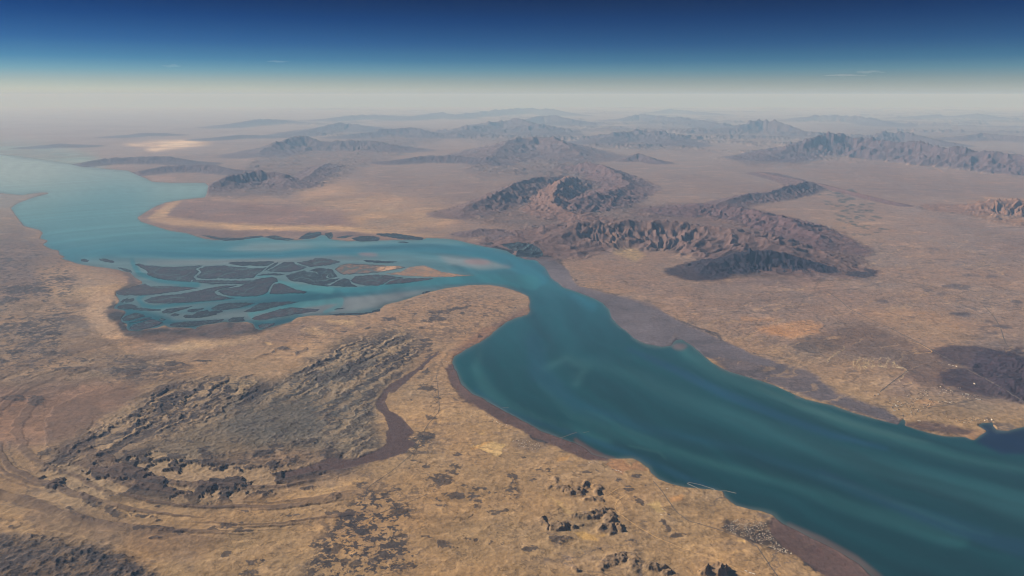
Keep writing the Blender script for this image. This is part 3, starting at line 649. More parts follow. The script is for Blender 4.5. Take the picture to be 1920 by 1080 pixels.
# warp of the survey lines so that edges are ragged on the ground
wx = fbm(X, Y, 1400, 5, 40, 0.6, SPG); wy = fbm(X, Y, 1400, 5, 50, 0.6, SPG)
wx2 = fbm(X, Y, 420, 4, 140, 0.65, SPG); wy2 = fbm(X, Y, 420, 4, 150, 0.65, SPG)
WPX = PX + (wx * 184 + wx2 * 90) / D * F
WPY = PY + (wy * 80 + wy2 * 42) / D * F
LPX = PX + wx * 500 / D * F * 0.10
LPY = PY + wy * 500 / D * F * 0.045
land = sample(land_img, LPX, LPY)
rough = sample(rough_img, WPX, WPY)
mott = sample(mott_img, WPX, WPY)
dark = sample(dark_img, WPX, WPY)
hill = sample(hill_img, WPX, WPY)
relief = sample(relief_img, WPX, WPY)
fold = sample(fold_img, WPX, WPY)
grove = sample(grove_img, WPX, WPY)
river = sstep(0.3, 0.7, sample(river_img, LPX, LPY))
fold = fold * (1 - river)
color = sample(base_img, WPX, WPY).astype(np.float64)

brk = fbm(X, Y, 620, 5, 33, 0.72, SPG)
brk2 = ridged(X + 200 * wx, Y + 200 * wy, 240, 3, 34, 0.7, SPG)
n_big = fbm(X, Y, 5200, 5, 1, 0.55, SPG)
n_mid = fbm(X, Y, 900, 4, 2, 0.6, SPG)
n_fine = fbm(X, Y, 260, 3, 3, 0.7, SPG)
r_dr = ridged(X + 300 * wx, Y + 300 * wy, 1500, 4, 4, 0.6, SPG)
r_fine = ridged(X, Y, 420, 3, 5, 0.65, SPG)
str_ = fbm(X * 0.35 + Y * 0.1, Y - X * 0.12, 700, 4, 6, 0.6, SPG)

# height of the ground
H = rough * (r_dr * 1.6 + r_fine * 0.9 + n_fine * 0.6) + 4 * n_mid
crag = ridged(X, Y, 330, 3, 8, 0.7, SPG)
H = H + hill * (0.45 + 0.8 * crag)
# strata of the folded hills at left: thin cuestas round the fold
ex = (PX - 450) / 400; ey = (PY - 815) / 128
el_ = np.sqrt(ex * ex + ey * ey) + 0.05 * n_big + 0.02 * n_mid
arc = sstep(0.6, 0.78, el_) * (1 - sstep(1.38, 1.6, el_)) * np.maximum(sstep(780, 880, PY) * (1 - sstep(560, 760, PX)), 0.6 * (1 - sstep(300, 420, PX)))
st = gn(el_ * 11, ex * 0.7 + 3, 21) + 0.5 * gn(el_ * 24, ex * 1.3, 22)
stripe = sstep(0.05, 0.35, st) * sstep(-0.5, 0.1, gn(ex * 4, ey * 4, 23) + 0.35)
H = H + arc * stripe * 38
# the folded upland: beds bent round its middle, worn into thin ridges
th = np.arctan2(ey, ex)
fw = el_ + 0.05 * wx + 0.03 * wx2
dq1 = 0.49 * PX + 0.87 * PY + 6 * wx2 + 9 * wx; dq2 = 0.87 * PX - 0.49 * PY
be1 = ridged(fw * 8.0, th * 2.4 + 0.6 * wx, 1.0, 4, 24, 0.62)
be2 = ridged(dq1 / 13.0, dq2 / 150.0 + wy, 1.0, 3, 25, 0.62)
dis = ridged(X + 160 * wx, Y + 160 * wy, 340, 3, 26, 0.68, SPG)
nwf = np.clip(sstep(-0.05, 0.4, -ex * 0.62 - ey * 0.78 - 0.05 + 0.12 * n_big), 0, 1)
eas = sstep(0.25, 0.5, ex - 0.3 * ey + 0.1 * n_big) * (1 - nwf)
sof = sstep(0.25, 0.5, ey - 0.25 * ex + 0.15 * n_big) * (1 - nwf)
core = np.clip(1 - nwf - sof - eas, 0, 1)
mesa = sstep(-0.04, 0.08, fbm(X + 250 * wx2, Y * 1.2 + 250 * wy2, 1700, 5, 27, 0.62))
fh = core * (dis * 34) + nwf * (be2 * 84 + dis * 14) + eas * (be2 * 34 + dis * 22) + sof * (mesa * 62 + dis * 20 + be1 * 26)
H = H + fold * fh
# hilly country
rl = ridged(X * 0.62 + Y * 0.1 + 900 * wx, Y + X * 0.18 + 900 * wy, 5200, 6, 28, 0.55, SPG)
rl2 = ridged(X, Y, 1300, 4, 29, 0.6, SPG)
H = H + relief * np.clip(rl * 1.45 + rl2 * 0.14 - 0.34, 0, None)
# ranks of far ranges
fr = ridged(X * 0.42 + 9000 * n_big, Y + 0.25 * X + 6000 * n_mid, 34000, 4, 57, 0.42, SPG)
fm_ = sstep(115000, 190000, D) * sstep(-0.15, 0.35, fbm(X, Y, 90000, 3, 58) + 0.25 * sstep(600, 1100, PX)) * sstep(430, 620, PX + 0.6 * (260 - PY))
FARH = fm_ * np.clip(fr * 2.4 - 0.95, 0, None) ** 1.2 * 780
H = H + FARH
H = np.maximum(H, 0) + 2

# mountains
mcol = np.zeros_like(color); mw = np.zeros_like(H); mid = np.full(H.shape, -1, np.int16); MH = np.zeros_like(H)
mn_s = {}
for i, (nm, sp, W, rug, c) in enumerate(MOUNTAINS):
    S = np.array(sp, float)
    W = W * 1.25
    # densify the crest with a little wander
    t = np.arange(len(S)); tt = np.linspace(0, len(S) - 1, (len(S) - 1) * 4 + 1)
    S = np.stack([np.interp(tt, t, S[:, k]) for k in range(3)], 1)
    gx, gy, gd = ground(S[:, 0], S[:, 1])
    hh = np.array([height_to(*q) for q in S])
    lo, hi = gy.min() - W * 1.3, gy.max() + W * 1.3
    lx, hx = gx.min() - W * 1.3, gx.max() + W * 1.3
    m = (Y > lo) & (Y < hi) & (X > lx) & (X < hx)
    if not m.any():
        continue
    x, y = X[m], Y[m]
    spc = SPG[m]
    x = x + 0.10 * W * fbm(x, y, W * 0.8, 3, 60, 0.5); y = y + 0.10 * W * fbm(x, y, W * 0.8, 3, 66, 0.5)
    best = np.full(x.shape, 1e18); s_at = np.zeros_like(x); h_at = np.zeros_like(x); sgn = np.zeros_like(x)
    acc = 0.0
    for k in range(len(S) - 1):
        ax, ay, bx, by = gx[k], gy[k], gx[k + 1], gy[k + 1]
        vx, vy = bx - ax, by - ay
        L2 = vx * vx + vy * vy
        q = np.clip(((x - ax) * vx + (y - ay) * vy) / L2, 0, 1)
        dd = (x - ax - q * vx) ** 2 + (y - ay - q * vy) ** 2
        b = dd < best
        best[b] = dd[b]; s_at[b] = acc + q[b] * math.sqrt(L2); h_at[b] = hh[k] + q[b] * (hh[k + 1] - hh[k])
        sgn[b] = np.sign((x - ax) * vy - (y - ay) * vx)[b]
        acc += math.sqrt(L2)
    dd = np.sqrt(best)
    u = np.clip(1 - dd / W, 0, 1)
    prof = 0.30 * u + 0.70 * u ** 2.0
    g1 = W * 0.19
    spur = 1 - np.abs(gn(s_at / g1 + 0.3 * gn(x / g1, y / g1, 70) + 1.3 * gn(x / (g1 * 4), y / (g1 * 4), 74), dd * sgn / (g1 * 3.2), 71 + i)) * 1.8
    spur2 = 1 - np.abs(gn(s_at / (g1 * .37) + 0.4 * gn(x / g1 * 2, y / g1 * 2, 72), dd * sgn / (g1 * 1.1), 73 + i)) * 1.8
    k2 = np.clip(g1 * .37 / spc * 0.5 - 0.5, 0, 1)
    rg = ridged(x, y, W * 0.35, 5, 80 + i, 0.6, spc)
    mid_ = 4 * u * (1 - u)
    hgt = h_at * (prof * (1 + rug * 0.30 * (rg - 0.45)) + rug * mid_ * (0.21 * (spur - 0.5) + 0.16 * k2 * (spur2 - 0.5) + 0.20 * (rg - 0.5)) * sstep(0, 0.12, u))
    if nm == 'crater_hill':
        hgt = hgt - h_at * 0.75 * np.exp(-(((x - gx[3]) / 900) ** 2 + ((y - gy[3] + 900) / 1500) ** 2))
    hgt = np.maximum(hgt, 0)
    w = sstep(0.02, 0.30, u + 0.12 * (rg - 0.5))
    old = MH[m]
    win = hgt > old
    tmp = mid[m]; tmp[win & (hgt > 12)] = i; mid[m] = tmp
    MH[m] = np.maximum(old, hgt)
    cc = lin((c[0] * 0.86, c[1] * 0.86, c[2] * 0.93)) * (0.85 + 0.5 * np.clip(rg - 0.3, 0, 1))[:, None]  # same crest and gully shading put into the mountain rock colour
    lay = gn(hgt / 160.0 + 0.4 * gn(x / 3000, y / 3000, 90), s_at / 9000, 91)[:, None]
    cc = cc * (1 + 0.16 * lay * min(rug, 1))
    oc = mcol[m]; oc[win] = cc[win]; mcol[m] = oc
    ow = mw[m]; ow = np.maximum(ow, w); mw[m] = ow
# broad dome under the middle massif
cx_, cy_, _ = ground(1040, 372)
dome = np.exp(-((X - cx_) / 6500) ** 2 - ((Y - cy_) / 11000) ** 2)
MH = MH + dome * 260 * (0.5 + r_dr)
color = color * (1 - 0.6 * dome[..., None]) + lin((118, 98, 90)) * 0.6 * dome[..., None]

# ---- colour of the ground: patches, drainage lines, outcrops
patch = sstep(-0.04, 0.2, n_big * 0.55 + n_mid * 0.55 + str_ * 0.7)
color = color * (1 - (mott * 0.74 * patch)[..., None]) + lin((92, 82, 80)) * (mott * 0.74 * patch)[..., None]
lite = sstep(0.15, 0.6, -n_big * 0.5 + str_ * 0.8 + n_fine * 0.2)
color = color * (1 + 0.20 * lite[..., None] * np.array([1.0, 0.97, 0.9]))
drain = sstep(0.62, 0.9, ridged(X + 500 * wx, Y + 500 * wy, 2600, 4, 14, 0.6, SPG)) * sstep(-0.3, 0.3, n_big)
color = color * (1 - 0.26 * drain[..., None])
spk = fbm(X * 0.6 + Y * 0.15, Y, 300, 3, 35, 0.75, SPG)
speck = sstep(0.22, 0.5, spk + 0.8 * n_big + 0.4 * n_mid - 0.22) * (0.35 + 0.65 * np.clip(mott * 1.6, 0, 1)) * (D < 60000)
color = color * (1 - 0.62 * speck[..., None]) + lin((84, 76, 74)) * 0.62 * speck[..., None]
fu = X * 0.80 + Y * 0.60; fv = -X * 0.60 + Y * 0.80
brd = ridged(fu / 6.5 + 260 * wx, fv + 500 * wy + 200 * wx2, 1500, 4, 44, 0.62)
plain = sstep(960, 1080, PX) * sstep(400, 470, PY) * (1 - sstep(0.0, 40.0, relief))
bd = sstep(0.62, 0.85, brd) * plain * 0.7
color = color * (1 - bd[..., None]) + lin((112, 98, 92)) * bd[..., None]
bl = sstep(0.62, 0.85, ridged(fu / 7 + 200 * wy, fv + 400 * wx, 1100, 3, 45, 0.6)) * plain * 0.5
color = color * (1 - bl[..., None]) + lin((190, 158, 124)) * bl[..., None]
wad = sstep(0.80, 0.97, ridged(X + 400 * wx, Y + 400 * wy, 1900, 3, 36, 0.6, SPG))
color = color * (1 - (0.30 * wad * (mott > 0.1))[..., None])
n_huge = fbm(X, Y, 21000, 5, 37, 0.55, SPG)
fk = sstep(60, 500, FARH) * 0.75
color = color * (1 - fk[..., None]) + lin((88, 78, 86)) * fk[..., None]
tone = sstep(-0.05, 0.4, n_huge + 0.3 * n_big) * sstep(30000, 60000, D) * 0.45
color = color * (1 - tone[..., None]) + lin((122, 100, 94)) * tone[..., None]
wl = np.zeros_like(X)
for lam, sd, wdt in ((5200, 51, 0.016), (2600, 52, 0.022), (1500, 53, 0.028)):
    g = np.abs(gn(X / lam + 0.22 * wx * 3, Y / lam + 0.22 * wy * 3, sd))
    k = np.clip(lam * wdt * 2.2 / SPG - 0.4, 0, 1)
    wl = np.maximum(wl, (1 - sstep(wdt * 0.5, wdt * 1.4, g)) * k * sstep(-0.25, 0.25, fbm(X, Y, lam * 3, 3, sd + 5)))
wl = wl * (1 - fold)
color = color * (1 - 0.38 * wl[..., None])
pale = sstep(0.16, 0.5, fbm(X * 0.7, Y, 2600, 5, 56, 0.62, SPG) - 0.3 * patch)
color = color * (1 + 0.28 * pale[..., None] * np.array([1.0, 0.96, 0.84]))
tex = 1 + 0.17 * n_fine + 0.15 * n_mid + 0.14 * str_ + 0.26 * n_big
color = color * (1 + 0.10 * fbm(X, Y, 4000, 4, 43, 0.6, SPG)[..., None] * np.array([1.0, 0.2, -0.8]))
color = color * np.clip(tex, 0.5, 1.5)[..., None] * 0.78
dk = sstep(0.45, 0.72, dark * 0.72 + (1.05 * brk + 0.75 * (brk2 - 0.42)) * sstep(0.02, 0.35, dark) + 0.13)
color = color * (1 - 0.78 * dk[..., None]) + (lin((62, 57, 59)) * (0.7 + 0.6 * np.clip(r_fine, 0, 1))[..., None]) * 0.78 * dk[..., None]
gg = fbm(X, Y, 330, 4, 61, 0.9, SPG) + 0.4 * n_big + 0.3 * n_mid
gk = sstep(0.04, 0.16, gg) * grove * 0.9
color = color * (1 - gk[..., None]) + lin((58, 54, 56)) * gk[..., None]
for im, mc in ((mud_a, (106, 99, 106)), (mud_b, (98, 78, 74))):
    mk = sstep(0.06, 0.3, sample(blur(im, 4, 3), LPX, LPY)) * (1 - sstep(0.9, 1.0, sample(blur(land_img, 7, 5), LPX, LPY))) * 0.95
    mk = np.maximum(mk, sstep(0.3, 0.8, sample(im, LPX, LPY)) * 0.85)
    color = color * (1 - mk[..., None]) + (lin(mc) * (1 + 0.35 * n_big + 0.2 * n_mid)[..., None] * 0.86) * mk[..., None]
hk = sstep(12, 50, hill * (0.45 + 0.8 * crag)) * 0.5
color = color * (1 - hk[..., None]) + lin((84, 72, 66)) * hk[..., None]
bedc = gn(dq1 / 8.0, dq2 / 130.0, 41) + 0.6 * gn(dq1 / 3.8, dq2 / 70.0, 42)
bed_d = sstep(-0.05, 0.25, bedc + 0.6 * wx2 + 0.2 * n_big)
bed_l = sstep(0.05, 0.4, -bedc + 0.3 * wx2)
grit = sstep(0.1, 0.5, brk + 0.5 * (brk2 - 0.4))
fdk = fold * np.clip(nwf * bed_d * 0.85 + eas * (bed_d * 0.5 + 0.4 * grit) + sof * mesa * 0.85 + core * 0.7 * grit + 0.16, 0, 0.9)
color = color * (1 - fdk[..., None]) + lin((66, 58, 57)) * fdk[..., None]
flt = fold * np.clip(nwf * bed_l * 0.42 + eas * bed_l * 0.28 + sof * (1 - mesa) * 0.45, 0, 1)
color = color * (1 - flt[..., None]) + lin((180, 152, 116)) * flt[..., None]
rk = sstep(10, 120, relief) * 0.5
color = color * (1 + rk[..., None] * 0.5 * (rl2 - 0.45)[..., None])  # gullies darker, crests paler: slight occlusion shade put into the colour
sk = arc * stripe * 0.72
color = color * (1 - sk[..., None]) + lin((92, 76, 68)) * sk[..., None]
color = color * (1 - 0.9 * river[..., None]) + lin((84, 68, 66)) * 0.9 * river[..., None]
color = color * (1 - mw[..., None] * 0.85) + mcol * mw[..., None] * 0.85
mud = (rough < 0.8)
beach = sstep(0.4, 0.5, land) * (1 - sstep(0.5, 0.95, land))
color = color * (1 - 0.25 * beach[..., None])

H = H * np.where(mud, 0.2, 1) + MH
H = np.where(land > 0.5, H * sstep(0.5, 0.98, land), 0) + (land - 0.5) * 10
ZZ = H - (X * X + Y * Y) / (2 * R_E)
HGT = H


def ground_z(px, py):
    """terrain height (world z) by chart position"""
    fc = np.interp(px, cols, np.arange(NC)); fr = np.interp(py, rows, np.arange(NR))
    i, j = int(min(fr, NR - 2)), int(min(fc, NC - 2))
    u, v = fc - j, fr - i
    return float(ZZ[i, j] * (1 - u) * (1 - v) + ZZ[i, j + 1] * u * (1 - v) + ZZ[i + 1, j] * (1 - u) * v + ZZ[i + 1, j + 1] * u * v)


def mesh_np(name, verts, faces, cols_=None, smooth=True):
    me = bpy.data.meshes.new(name)
    n = len(verts); k = faces.shape[1]
    me.vertices.add(n)
    me.vertices.foreach_set('co', np.ascontiguousarray(verts, np.float32).ravel())
    me.loops.add(faces.size)
    me.loops.foreach_set('vertex_index', np.ascontiguousarray(faces, np.int32).ravel())
    me.polygons.add(len(faces))
    me.polygons.foreach_set('loop_start', np.arange(0, faces.size, k, dtype=np.int32))
    me.polygons.foreach_set('loop_total', np.full(len(faces), k, np.int32))
    me.polygons.foreach_set('use_smooth', np.full(len(faces), smooth, bool))
    if cols_ is not None:
        at = me.color_attributes.new('rock_colour', 'FLOAT_COLOR', 'POINT')
        c4 = np.ones((n, 4), np.float32); c4[:, :3] = cols_
        at.data.foreach_set('color', c4.ravel())
    me.update(calc_edges=True)
    return me


def add(name, me, mat, parent=None):
    o = bpy.data.objects.new(name, me)
    COL.objects.link(o)
    if mat is not None and not me.materials:
        me.materials.append(mat)
    if parent is not None:
        o.parent = parent
    return o


def tag(o, label=None, cat=None, group=None, kind=None):
    if label: o['label'] = label
    if cat: o['category'] = cat
    if group: o['group'] = group
    if kind: o['kind'] = kind
    return o

# ------------------------------------------------------------------ materials


def new_mat(name, rough=0.95):
    m = bpy.data.materials.new(name)
    m.use_nodes = True
    b = m.node_tree.nodes['Principled BSDF']
    b.inputs['Roughness'].default_value = rough
    b.inputs['Specular IOR Level'].default_value = 0.05
    return m, m.node_tree, b


def noise(nt, coord, scale, detail=6, rough_=0.6):
    n = nt.nodes.new('ShaderNodeTexNoise')
    n.inputs['Scale'].default_value = scale
    n.inputs['Detail'].default_value = detail
    n.inputs['Roughness'].default_value = rough_
    nt.links.new(coord, n.inputs['Vector'])
    return n.outputs['Fac']


def attr_mat(name, lo, hi, scale, bump=0.0, bscale=0.006, rough=0.95):
    """surface colour attribute broken up by two sizes of noise, with a small bump"""
    m, nt, b = new_mat(name, rough)
    at = nt.nodes.new('ShaderNodeAttribute'); at.attribute_name = 'rock_colour'
    geo = nt.nodes.new('ShaderNodeNewGeometry')
    f = noise(nt, geo.outputs['Position'], scale, 5, 0.65)
    mr = nt.nodes.new('ShaderNodeMapRange')
    mr.inputs['From Min'].default_value = 0.3; mr.inputs['From Max'].default_value = 0.7
    mr.inputs['To Min'].default_value = lo; mr.inputs['To Max'].default_value = hi
    nt.links.new(f, mr.inputs['Value'])
    mul = nt.nodes.new('ShaderNodeVectorMath'); mul.operation = 'SCALE'
    nt.links.new(at.outputs['Color'], mul.inputs[0]); nt.links.new(mr.outputs[0], mul.inputs['Scale'])
    nt.links.new(mul.outputs[0], b.inputs['Base Color'])
    if bump:
        bf = noise(nt, geo.outputs['Position'], bscale, 4, 0.6)
        bn = nt.nodes.new('ShaderNodeBump')
        bn.inputs['Strength'].default_value = 1.0
        bn.inputs['Distance'].default_value = bump
        nt.links.new(bf, bn.inputs['Height']); nt.links.new(bn.outputs[0], b.inputs['Normal'])
    return m


def plain_mat(name, col, rough=0.8, var=0.25, scale=0.02):
    m, nt, b = new_mat(name, rough)
    geo = nt.nodes.new('ShaderNodeNewGeometry')
    f = noise(nt, geo.outputs['Position'], scale, 4)
    ra = nt.nodes.new('ShaderNodeValToRGB')
    c = lin(col)
    ra.color_ramp.elements[0].position = 0.3; ra.color_ramp.elements[1].position = 0.7
    ra.color_ramp.elements[0].color = (*(c * (1 - var)), 1); ra.color_ramp.elements[1].color = (*(c * (1 + var)), 1)
    nt.links.new(f, ra.inputs['Fac']); nt.links.new(ra.outputs[0], b.inputs['Base Color'])
    return m


M_GROUND = attr_mat('desert_ground', 0.78, 1.22, 0.0055, 20.0, 0.009)
M_ROCK = attr_mat('mountain_rock', 0.75, 1.25, 0.0025, 45.0, 0.004)
M_MANGROVE = attr_mat('mangrove_leaves', 0.75, 1.25, 0.012, 4.0, 0.03)
M_ROAD = plain_mat('asphalt_road', (96, 88, 84), 0.9, 0.12)
M_TRACK = plain_mat('pale_gravel_road', (186, 150, 106), 0.9, 0.1)
M_HOUSE = [plain_mat('pale_plaster', (216, 200, 178), 0.9, 0.08), plain_mat('tan_plaster', (150, 128, 106), 0.9, 0.1), plain_mat('grey_roof', (92, 86, 86), 0.9, 0.1), plain_mat('white_plaster', (204, 196, 186), 0.9, 0.05)]
M_STONE = plain_mat('breakwater_stone', (150, 142, 130), 0.95, 0.15)

# ------------------------------------------------------------------ the ground sheet and the mountains, split along the mountains' feet
idx = np.arange(NR * NC).reshape(NR, NC)
quads = np.stack([idx[:-1, :-1], idx[1:, :-1], idx[1:, 1:], idx[:-1, 1:]], -1).reshape(-1, 4)
fm = mid[:-1, :-1].reshape(-1)
V = np.stack([X, Y, ZZ], -1).reshape(-1, 3)
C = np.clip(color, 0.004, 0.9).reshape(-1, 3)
# ground under deep water is left out well away from the shore
deep = (land < 0.02)
dq = (deep[:-1, :-1] & deep[1:, 1:] & deep[:-1, 1:] & deep[1:, :-1]).reshape(-1)


def part(name, sel, mat, kind='structure'):
    q = quads[sel]
    u, inv = np.unique(q, return_inverse=True)
    me = mesh_np(name, V[u], inv.reshape(-1, 4), C[u])
    return tag(add(name, me, mat), kind=kind)


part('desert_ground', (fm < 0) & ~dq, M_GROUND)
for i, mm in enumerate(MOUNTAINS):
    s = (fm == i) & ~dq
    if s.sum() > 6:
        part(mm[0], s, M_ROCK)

# ------------------------------------------------------------------ the water
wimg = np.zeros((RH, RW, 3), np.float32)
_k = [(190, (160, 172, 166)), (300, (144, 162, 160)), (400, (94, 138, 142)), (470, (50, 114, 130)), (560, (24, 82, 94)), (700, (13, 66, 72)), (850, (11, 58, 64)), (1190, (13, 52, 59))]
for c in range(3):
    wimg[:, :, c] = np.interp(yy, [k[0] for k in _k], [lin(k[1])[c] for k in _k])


def wzone(poly, color, soft=6, s=1.0, softy=None):
    r = fill(poly, soft, softy)
    if r:
        sl, m = r
        mm = (m * s)[..., None]
        wimg[sl] = wimg[sl] * (1 - mm) + lin(color).astype(np.float32) * mm


def wline(pts, color, w, s=1.0, soft=3):
    r = stroke(pts, w, soft)
    if r:
        sl, m = r
        mm = (m * s)[..., None]
        wimg[sl] = wimg[sl] * (1 - mm) + lin(color).astype(np.float32) * mm


# shoals round the delta
wzone([(150, 486), (260, 484), (420, 486), (640, 481), (720, 488), (850, 508), (900, 518), (760, 540), (560, 545), (300, 590), (200, 560), (250, 530), (150, 500)], (98, 122, 126), 8, 0.85, 5)
wzone([(420, 470), (480, 455), (560, 454), (600, 462), (520, 472)], (120, 140, 144), 8, 0.7, 3)
wzone([(270, 490), (400, 489), (520, 486), (640, 480), (720, 490), (620, 484), (520, 492), (380, 495), (280, 494)], (128, 128, 128), 3, 0.8)
wzone([(560, 455), (700, 452), (830, 452), (880, 459), (780, 462), (640, 463)], (120, 140, 144), 4, 0.5)
wzone([(560, 572), (640, 560), (720, 550), (780, 545), (830, 540), (760, 560), (715, 578), (640, 588), (560, 590)], (116, 120, 122), 5, 0.85, 3)
wzone([(400, 585), (520, 575), (560, 590), (500, 600), (420, 600), (330, 600), (300, 590)], (106, 118, 120), 4, 0.8)
wzone([(670, 478), (740, 474), (820, 482), (860, 500), (760, 495), (680, 490)], (104, 130, 136), 6, 0.6)
wzone([(820, 478), (870, 482), (930, 490), (960, 500), (900, 505), (840, 495)], (120, 130, 134), 5, 0.85, 3)
for e in [(690, 477, 18, 3, 0), (895, 491, 26, 5, 2), (952, 498, 9, 3, 10)]:
    wzone(ell(*e), (140, 112, 112), 2, 0.75)
# deep channels
wline([(230, 470), (330, 478), (420, 481), (520, 479), (640, 470), (740, 463), (820, 464), (900, 472), (960, 490), (1010, 520)], (36, 104, 124), [6, 8, 8, 8, 10, 13, 15, 18, 24, 36], 0.85, 4)
wline([(960, 470), (1000, 490), (1060, 545), (1110, 575)], (34, 100, 120), [8, 12, 14, 18], 0.6, 6)
wline([(1000, 530), (900, 522), (780, 530), (700, 540), (600, 546), (500, 552), (420, 561), (330, 570), (290, 577), (268, 572), (258, 560), (285, 545), (330, 540), (372, 534), (300, 526), (262, 514), (252, 498), (248, 488)], (40, 108, 120), [26, 16, 12, 10, 10, 9, 8, 8, 8, 8, 7, 7, 7, 9, 9, 9, 9, 8], 0.9, 2)
wline([(620, 545), (560, 538), (520, 528), (500, 518), (480, 518)], (66, 128, 136), [14, 10, 8, 6, 3], 0.8, 2)
wline([(640, 563), (560, 572), (500, 582), (470, 590), (480, 600)], (66, 126, 134), [10, 9, 8, 8, 4], 0.8, 2)
wline([(610, 585), (640, 570), (625, 580)], (66, 126, 134), 8, 0.7, 2)
# plumes and deep streaks of the strait
wline([(900, 655), (892, 690), (915, 735), (960, 768), (1040, 800), (1140, 826)], (36, 84, 88), [8, 18, 24, 22, 20, 16], 0.7, 9)
wline([(1010, 720), (1080, 780), (1180, 820), (1300, 860), (1460, 900), (1620, 960), (1800, 1010)], (34, 80, 84), [8, 20, 20, 14, 20, 26, 40], 0.6, 10)
wline([(1020, 690), (1060, 670), (1100, 690), (1080, 720)], (54, 102, 106), [10, 14, 14, 8], 0.5, 10)
wline([(1100, 680), (1180, 700), (1260, 740), (1400, 790), (1560, 850), (1740, 900), (1960, 960)], (46, 92, 98), [8, 20, 26, 30, 34, 40, 60], 0.4, 14)
wline([(1270, 630), (1290, 660), (1350, 700), (1440, 735), (1560, 785), (1680, 820), (1800, 860), (1960, 890)], (46, 92, 94), [14, 26, 24, 22, 20, 18, 14, 8], 0.6, 12)
wline([(1420, 725), (1500, 760), (1600, 795), (1680, 818), (1740, 830)], (60, 92, 92), [6, 10, 10, 8, 3], 0.45, 6)
wline([(1180, 655), (1260, 690), (1350, 735), (1460, 780), (1560, 815), (1660, 840)], (22, 66, 90), [6, 14, 16, 14, 12, 6], 0.8, 6)
wline([(890, 730), (940, 765), (1000, 790), (1080, 815), (1180, 850), (1260, 885), (1340, 920)], (22, 68, 88), [4, 8, 9, 8, 10, 12, 10], 0.7, 5)
wline([(1000, 640), (1010, 700), (1080, 760), (1200, 800), (1380, 840), (1500, 880), (1660, 940), (1850, 1000)], (22, 68, 88), [30, 36, 26, 16, 12, 14, 16, 20], 0.5, 10)
wline([(1540, 885), (1640, 930), (1740, 975), (1850, 1010), (1960, 1040)], (22, 58, 80), [6, 12, 18, 26, 40], 0.7, 8)
wline([(1540, 893), (1620, 920), (1700, 950), (1790, 985), (1860, 1005)], (40, 82, 86), [3, 8, 10, 8, 3], 0.45, 6)
wline([(1260, 842), (1340, 870), (1440, 898)], (40, 84, 86), [4, 9, 4], 0.45, 5)
wline([(1090, 768), (1130, 782), (1180, 808), (1240, 830)], (42, 84, 86), [2, 5, 7, 4], 0.45, 5)
wline([(1180, 836), (1240, 850), (1250, 862)], (60, 104, 104), [3, 4, 3], 0.4, 3)
# muddy edges
for P, cc in ((ISLAND[62:], (66, 86, 86)), (MAINLAND[50:77], (56, 92, 92))):
    wline(P, cc, 7, 0.5, 6)
wline([(1080, 826), (1100, 842), (1130, 857), (1150, 859)], (120, 84, 72), [8, 12, 10, 4], 0.6, 4)
wline([(1480, 985), (1540, 1012), (1600, 1045), (1650, 1085)], (100, 84, 80), [8, 12, 12, 12], 0.7, 5)
for e in [(1375, 689, 30, 8, 6), (1435, 704, 20, 5, 12), (1275, 650, 14, 7, 0), (1495, 743, 6, 2.5, 0), (1215, 640, 20, 4, 4)]:
    wzone(ell(*e), (104, 84, 84), 2, 0.8)
wzone([(1828, 828), (1850, 812), (1835, 798), (1862, 794), (1872, 808), (1905, 806), (2160, 790), (2160, 850), (1880, 852), (1850, 838)], (9, 32, 60), 3, 1.0)
wzone([(-240, 280), (60, 300), (140, 320), (60, 345), (-240, 350)], (156, 172, 168), 14, 0.7)  # far water paled in its colour to fade into the haze
wzone([(90, 400), (200, 340), (300, 350), (240, 410), (180, 460), (120, 460)], (80, 132, 142), 20, 0.6)

wrows = np.concatenate([np.arange(270, 1100, 1.6), np.arange(1104, 1250, 8), np.arange(1260, 1900, 60)])
wcols = np.concatenate([np.linspace(-900, -300, 14), np.arange(-240, -30, 15), np.arange(-30, 1960, 2.4), np.arange(1960, 2200, 15), np.linspace(2220, 2820, 14)])
WX_, WY_ = np.meshgrid(wcols, wrows)
xw, yw, dw = ground(WX_, WY_)
# flow coordinates along the strait
cl = np.array([(250, 478), (420, 480), (600, 470), (800, 464), (930, 482), (1040, 545), (1100, 620), (1180, 690), (1320, 770), (1500, 855), (1700, 930), (2000, 1030), (2400, 1150)], float)
cgx, cgy, _ = ground(cl[:, 0], cl[:, 1])
best = np.full(xw.shape, 1e18); fs = np.zeros_like(xw); fd = np.zeros_like(xw); acc = 0
for k in range(len(cl) - 1):
    vx, vy = cgx[k + 1] - cgx[k], cgy[k + 1] - cgy[k]
    L2 = vx * vx + vy * vy; L = math.sqrt(L2)
    q = np.clip(((xw - cgx[k]) * vx + (yw - cgy[k]) * vy) / L2, 0, 1)
    dd = (xw - cgx[k] - q * vx) ** 2 + (yw - cgy[k] - q * vy) ** 2
    b = dd < best
    best[b] = dd[b]; fs[b] = acc + q[b] * L
    fd[b] = (np.sqrt(dd) * np.sign((xw - cgx[k]) * vy - (yw - cgy[k]) * vx))[b]
    acc += L
wv = fbm(xw, yw, 2500, 4, 120, 0.55)
flow = fbm(fs / 12 + 60 * wv, fd + 420 * wv, 900, 5, 130, 0.62)
flow2 = fbm(fs / 7 + 60 * wv, fd + 220 * wv, 1500, 3, 140, 0.55)
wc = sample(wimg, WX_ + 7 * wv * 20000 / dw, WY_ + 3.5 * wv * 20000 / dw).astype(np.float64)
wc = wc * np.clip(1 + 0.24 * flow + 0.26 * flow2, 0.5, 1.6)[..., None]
near_l = sample(blur(land_img, 5, 4), WX_, WY_)
edge = sstep(0.02, 0.5, near_l + 0.25 * wv * (near_l > 0.01))
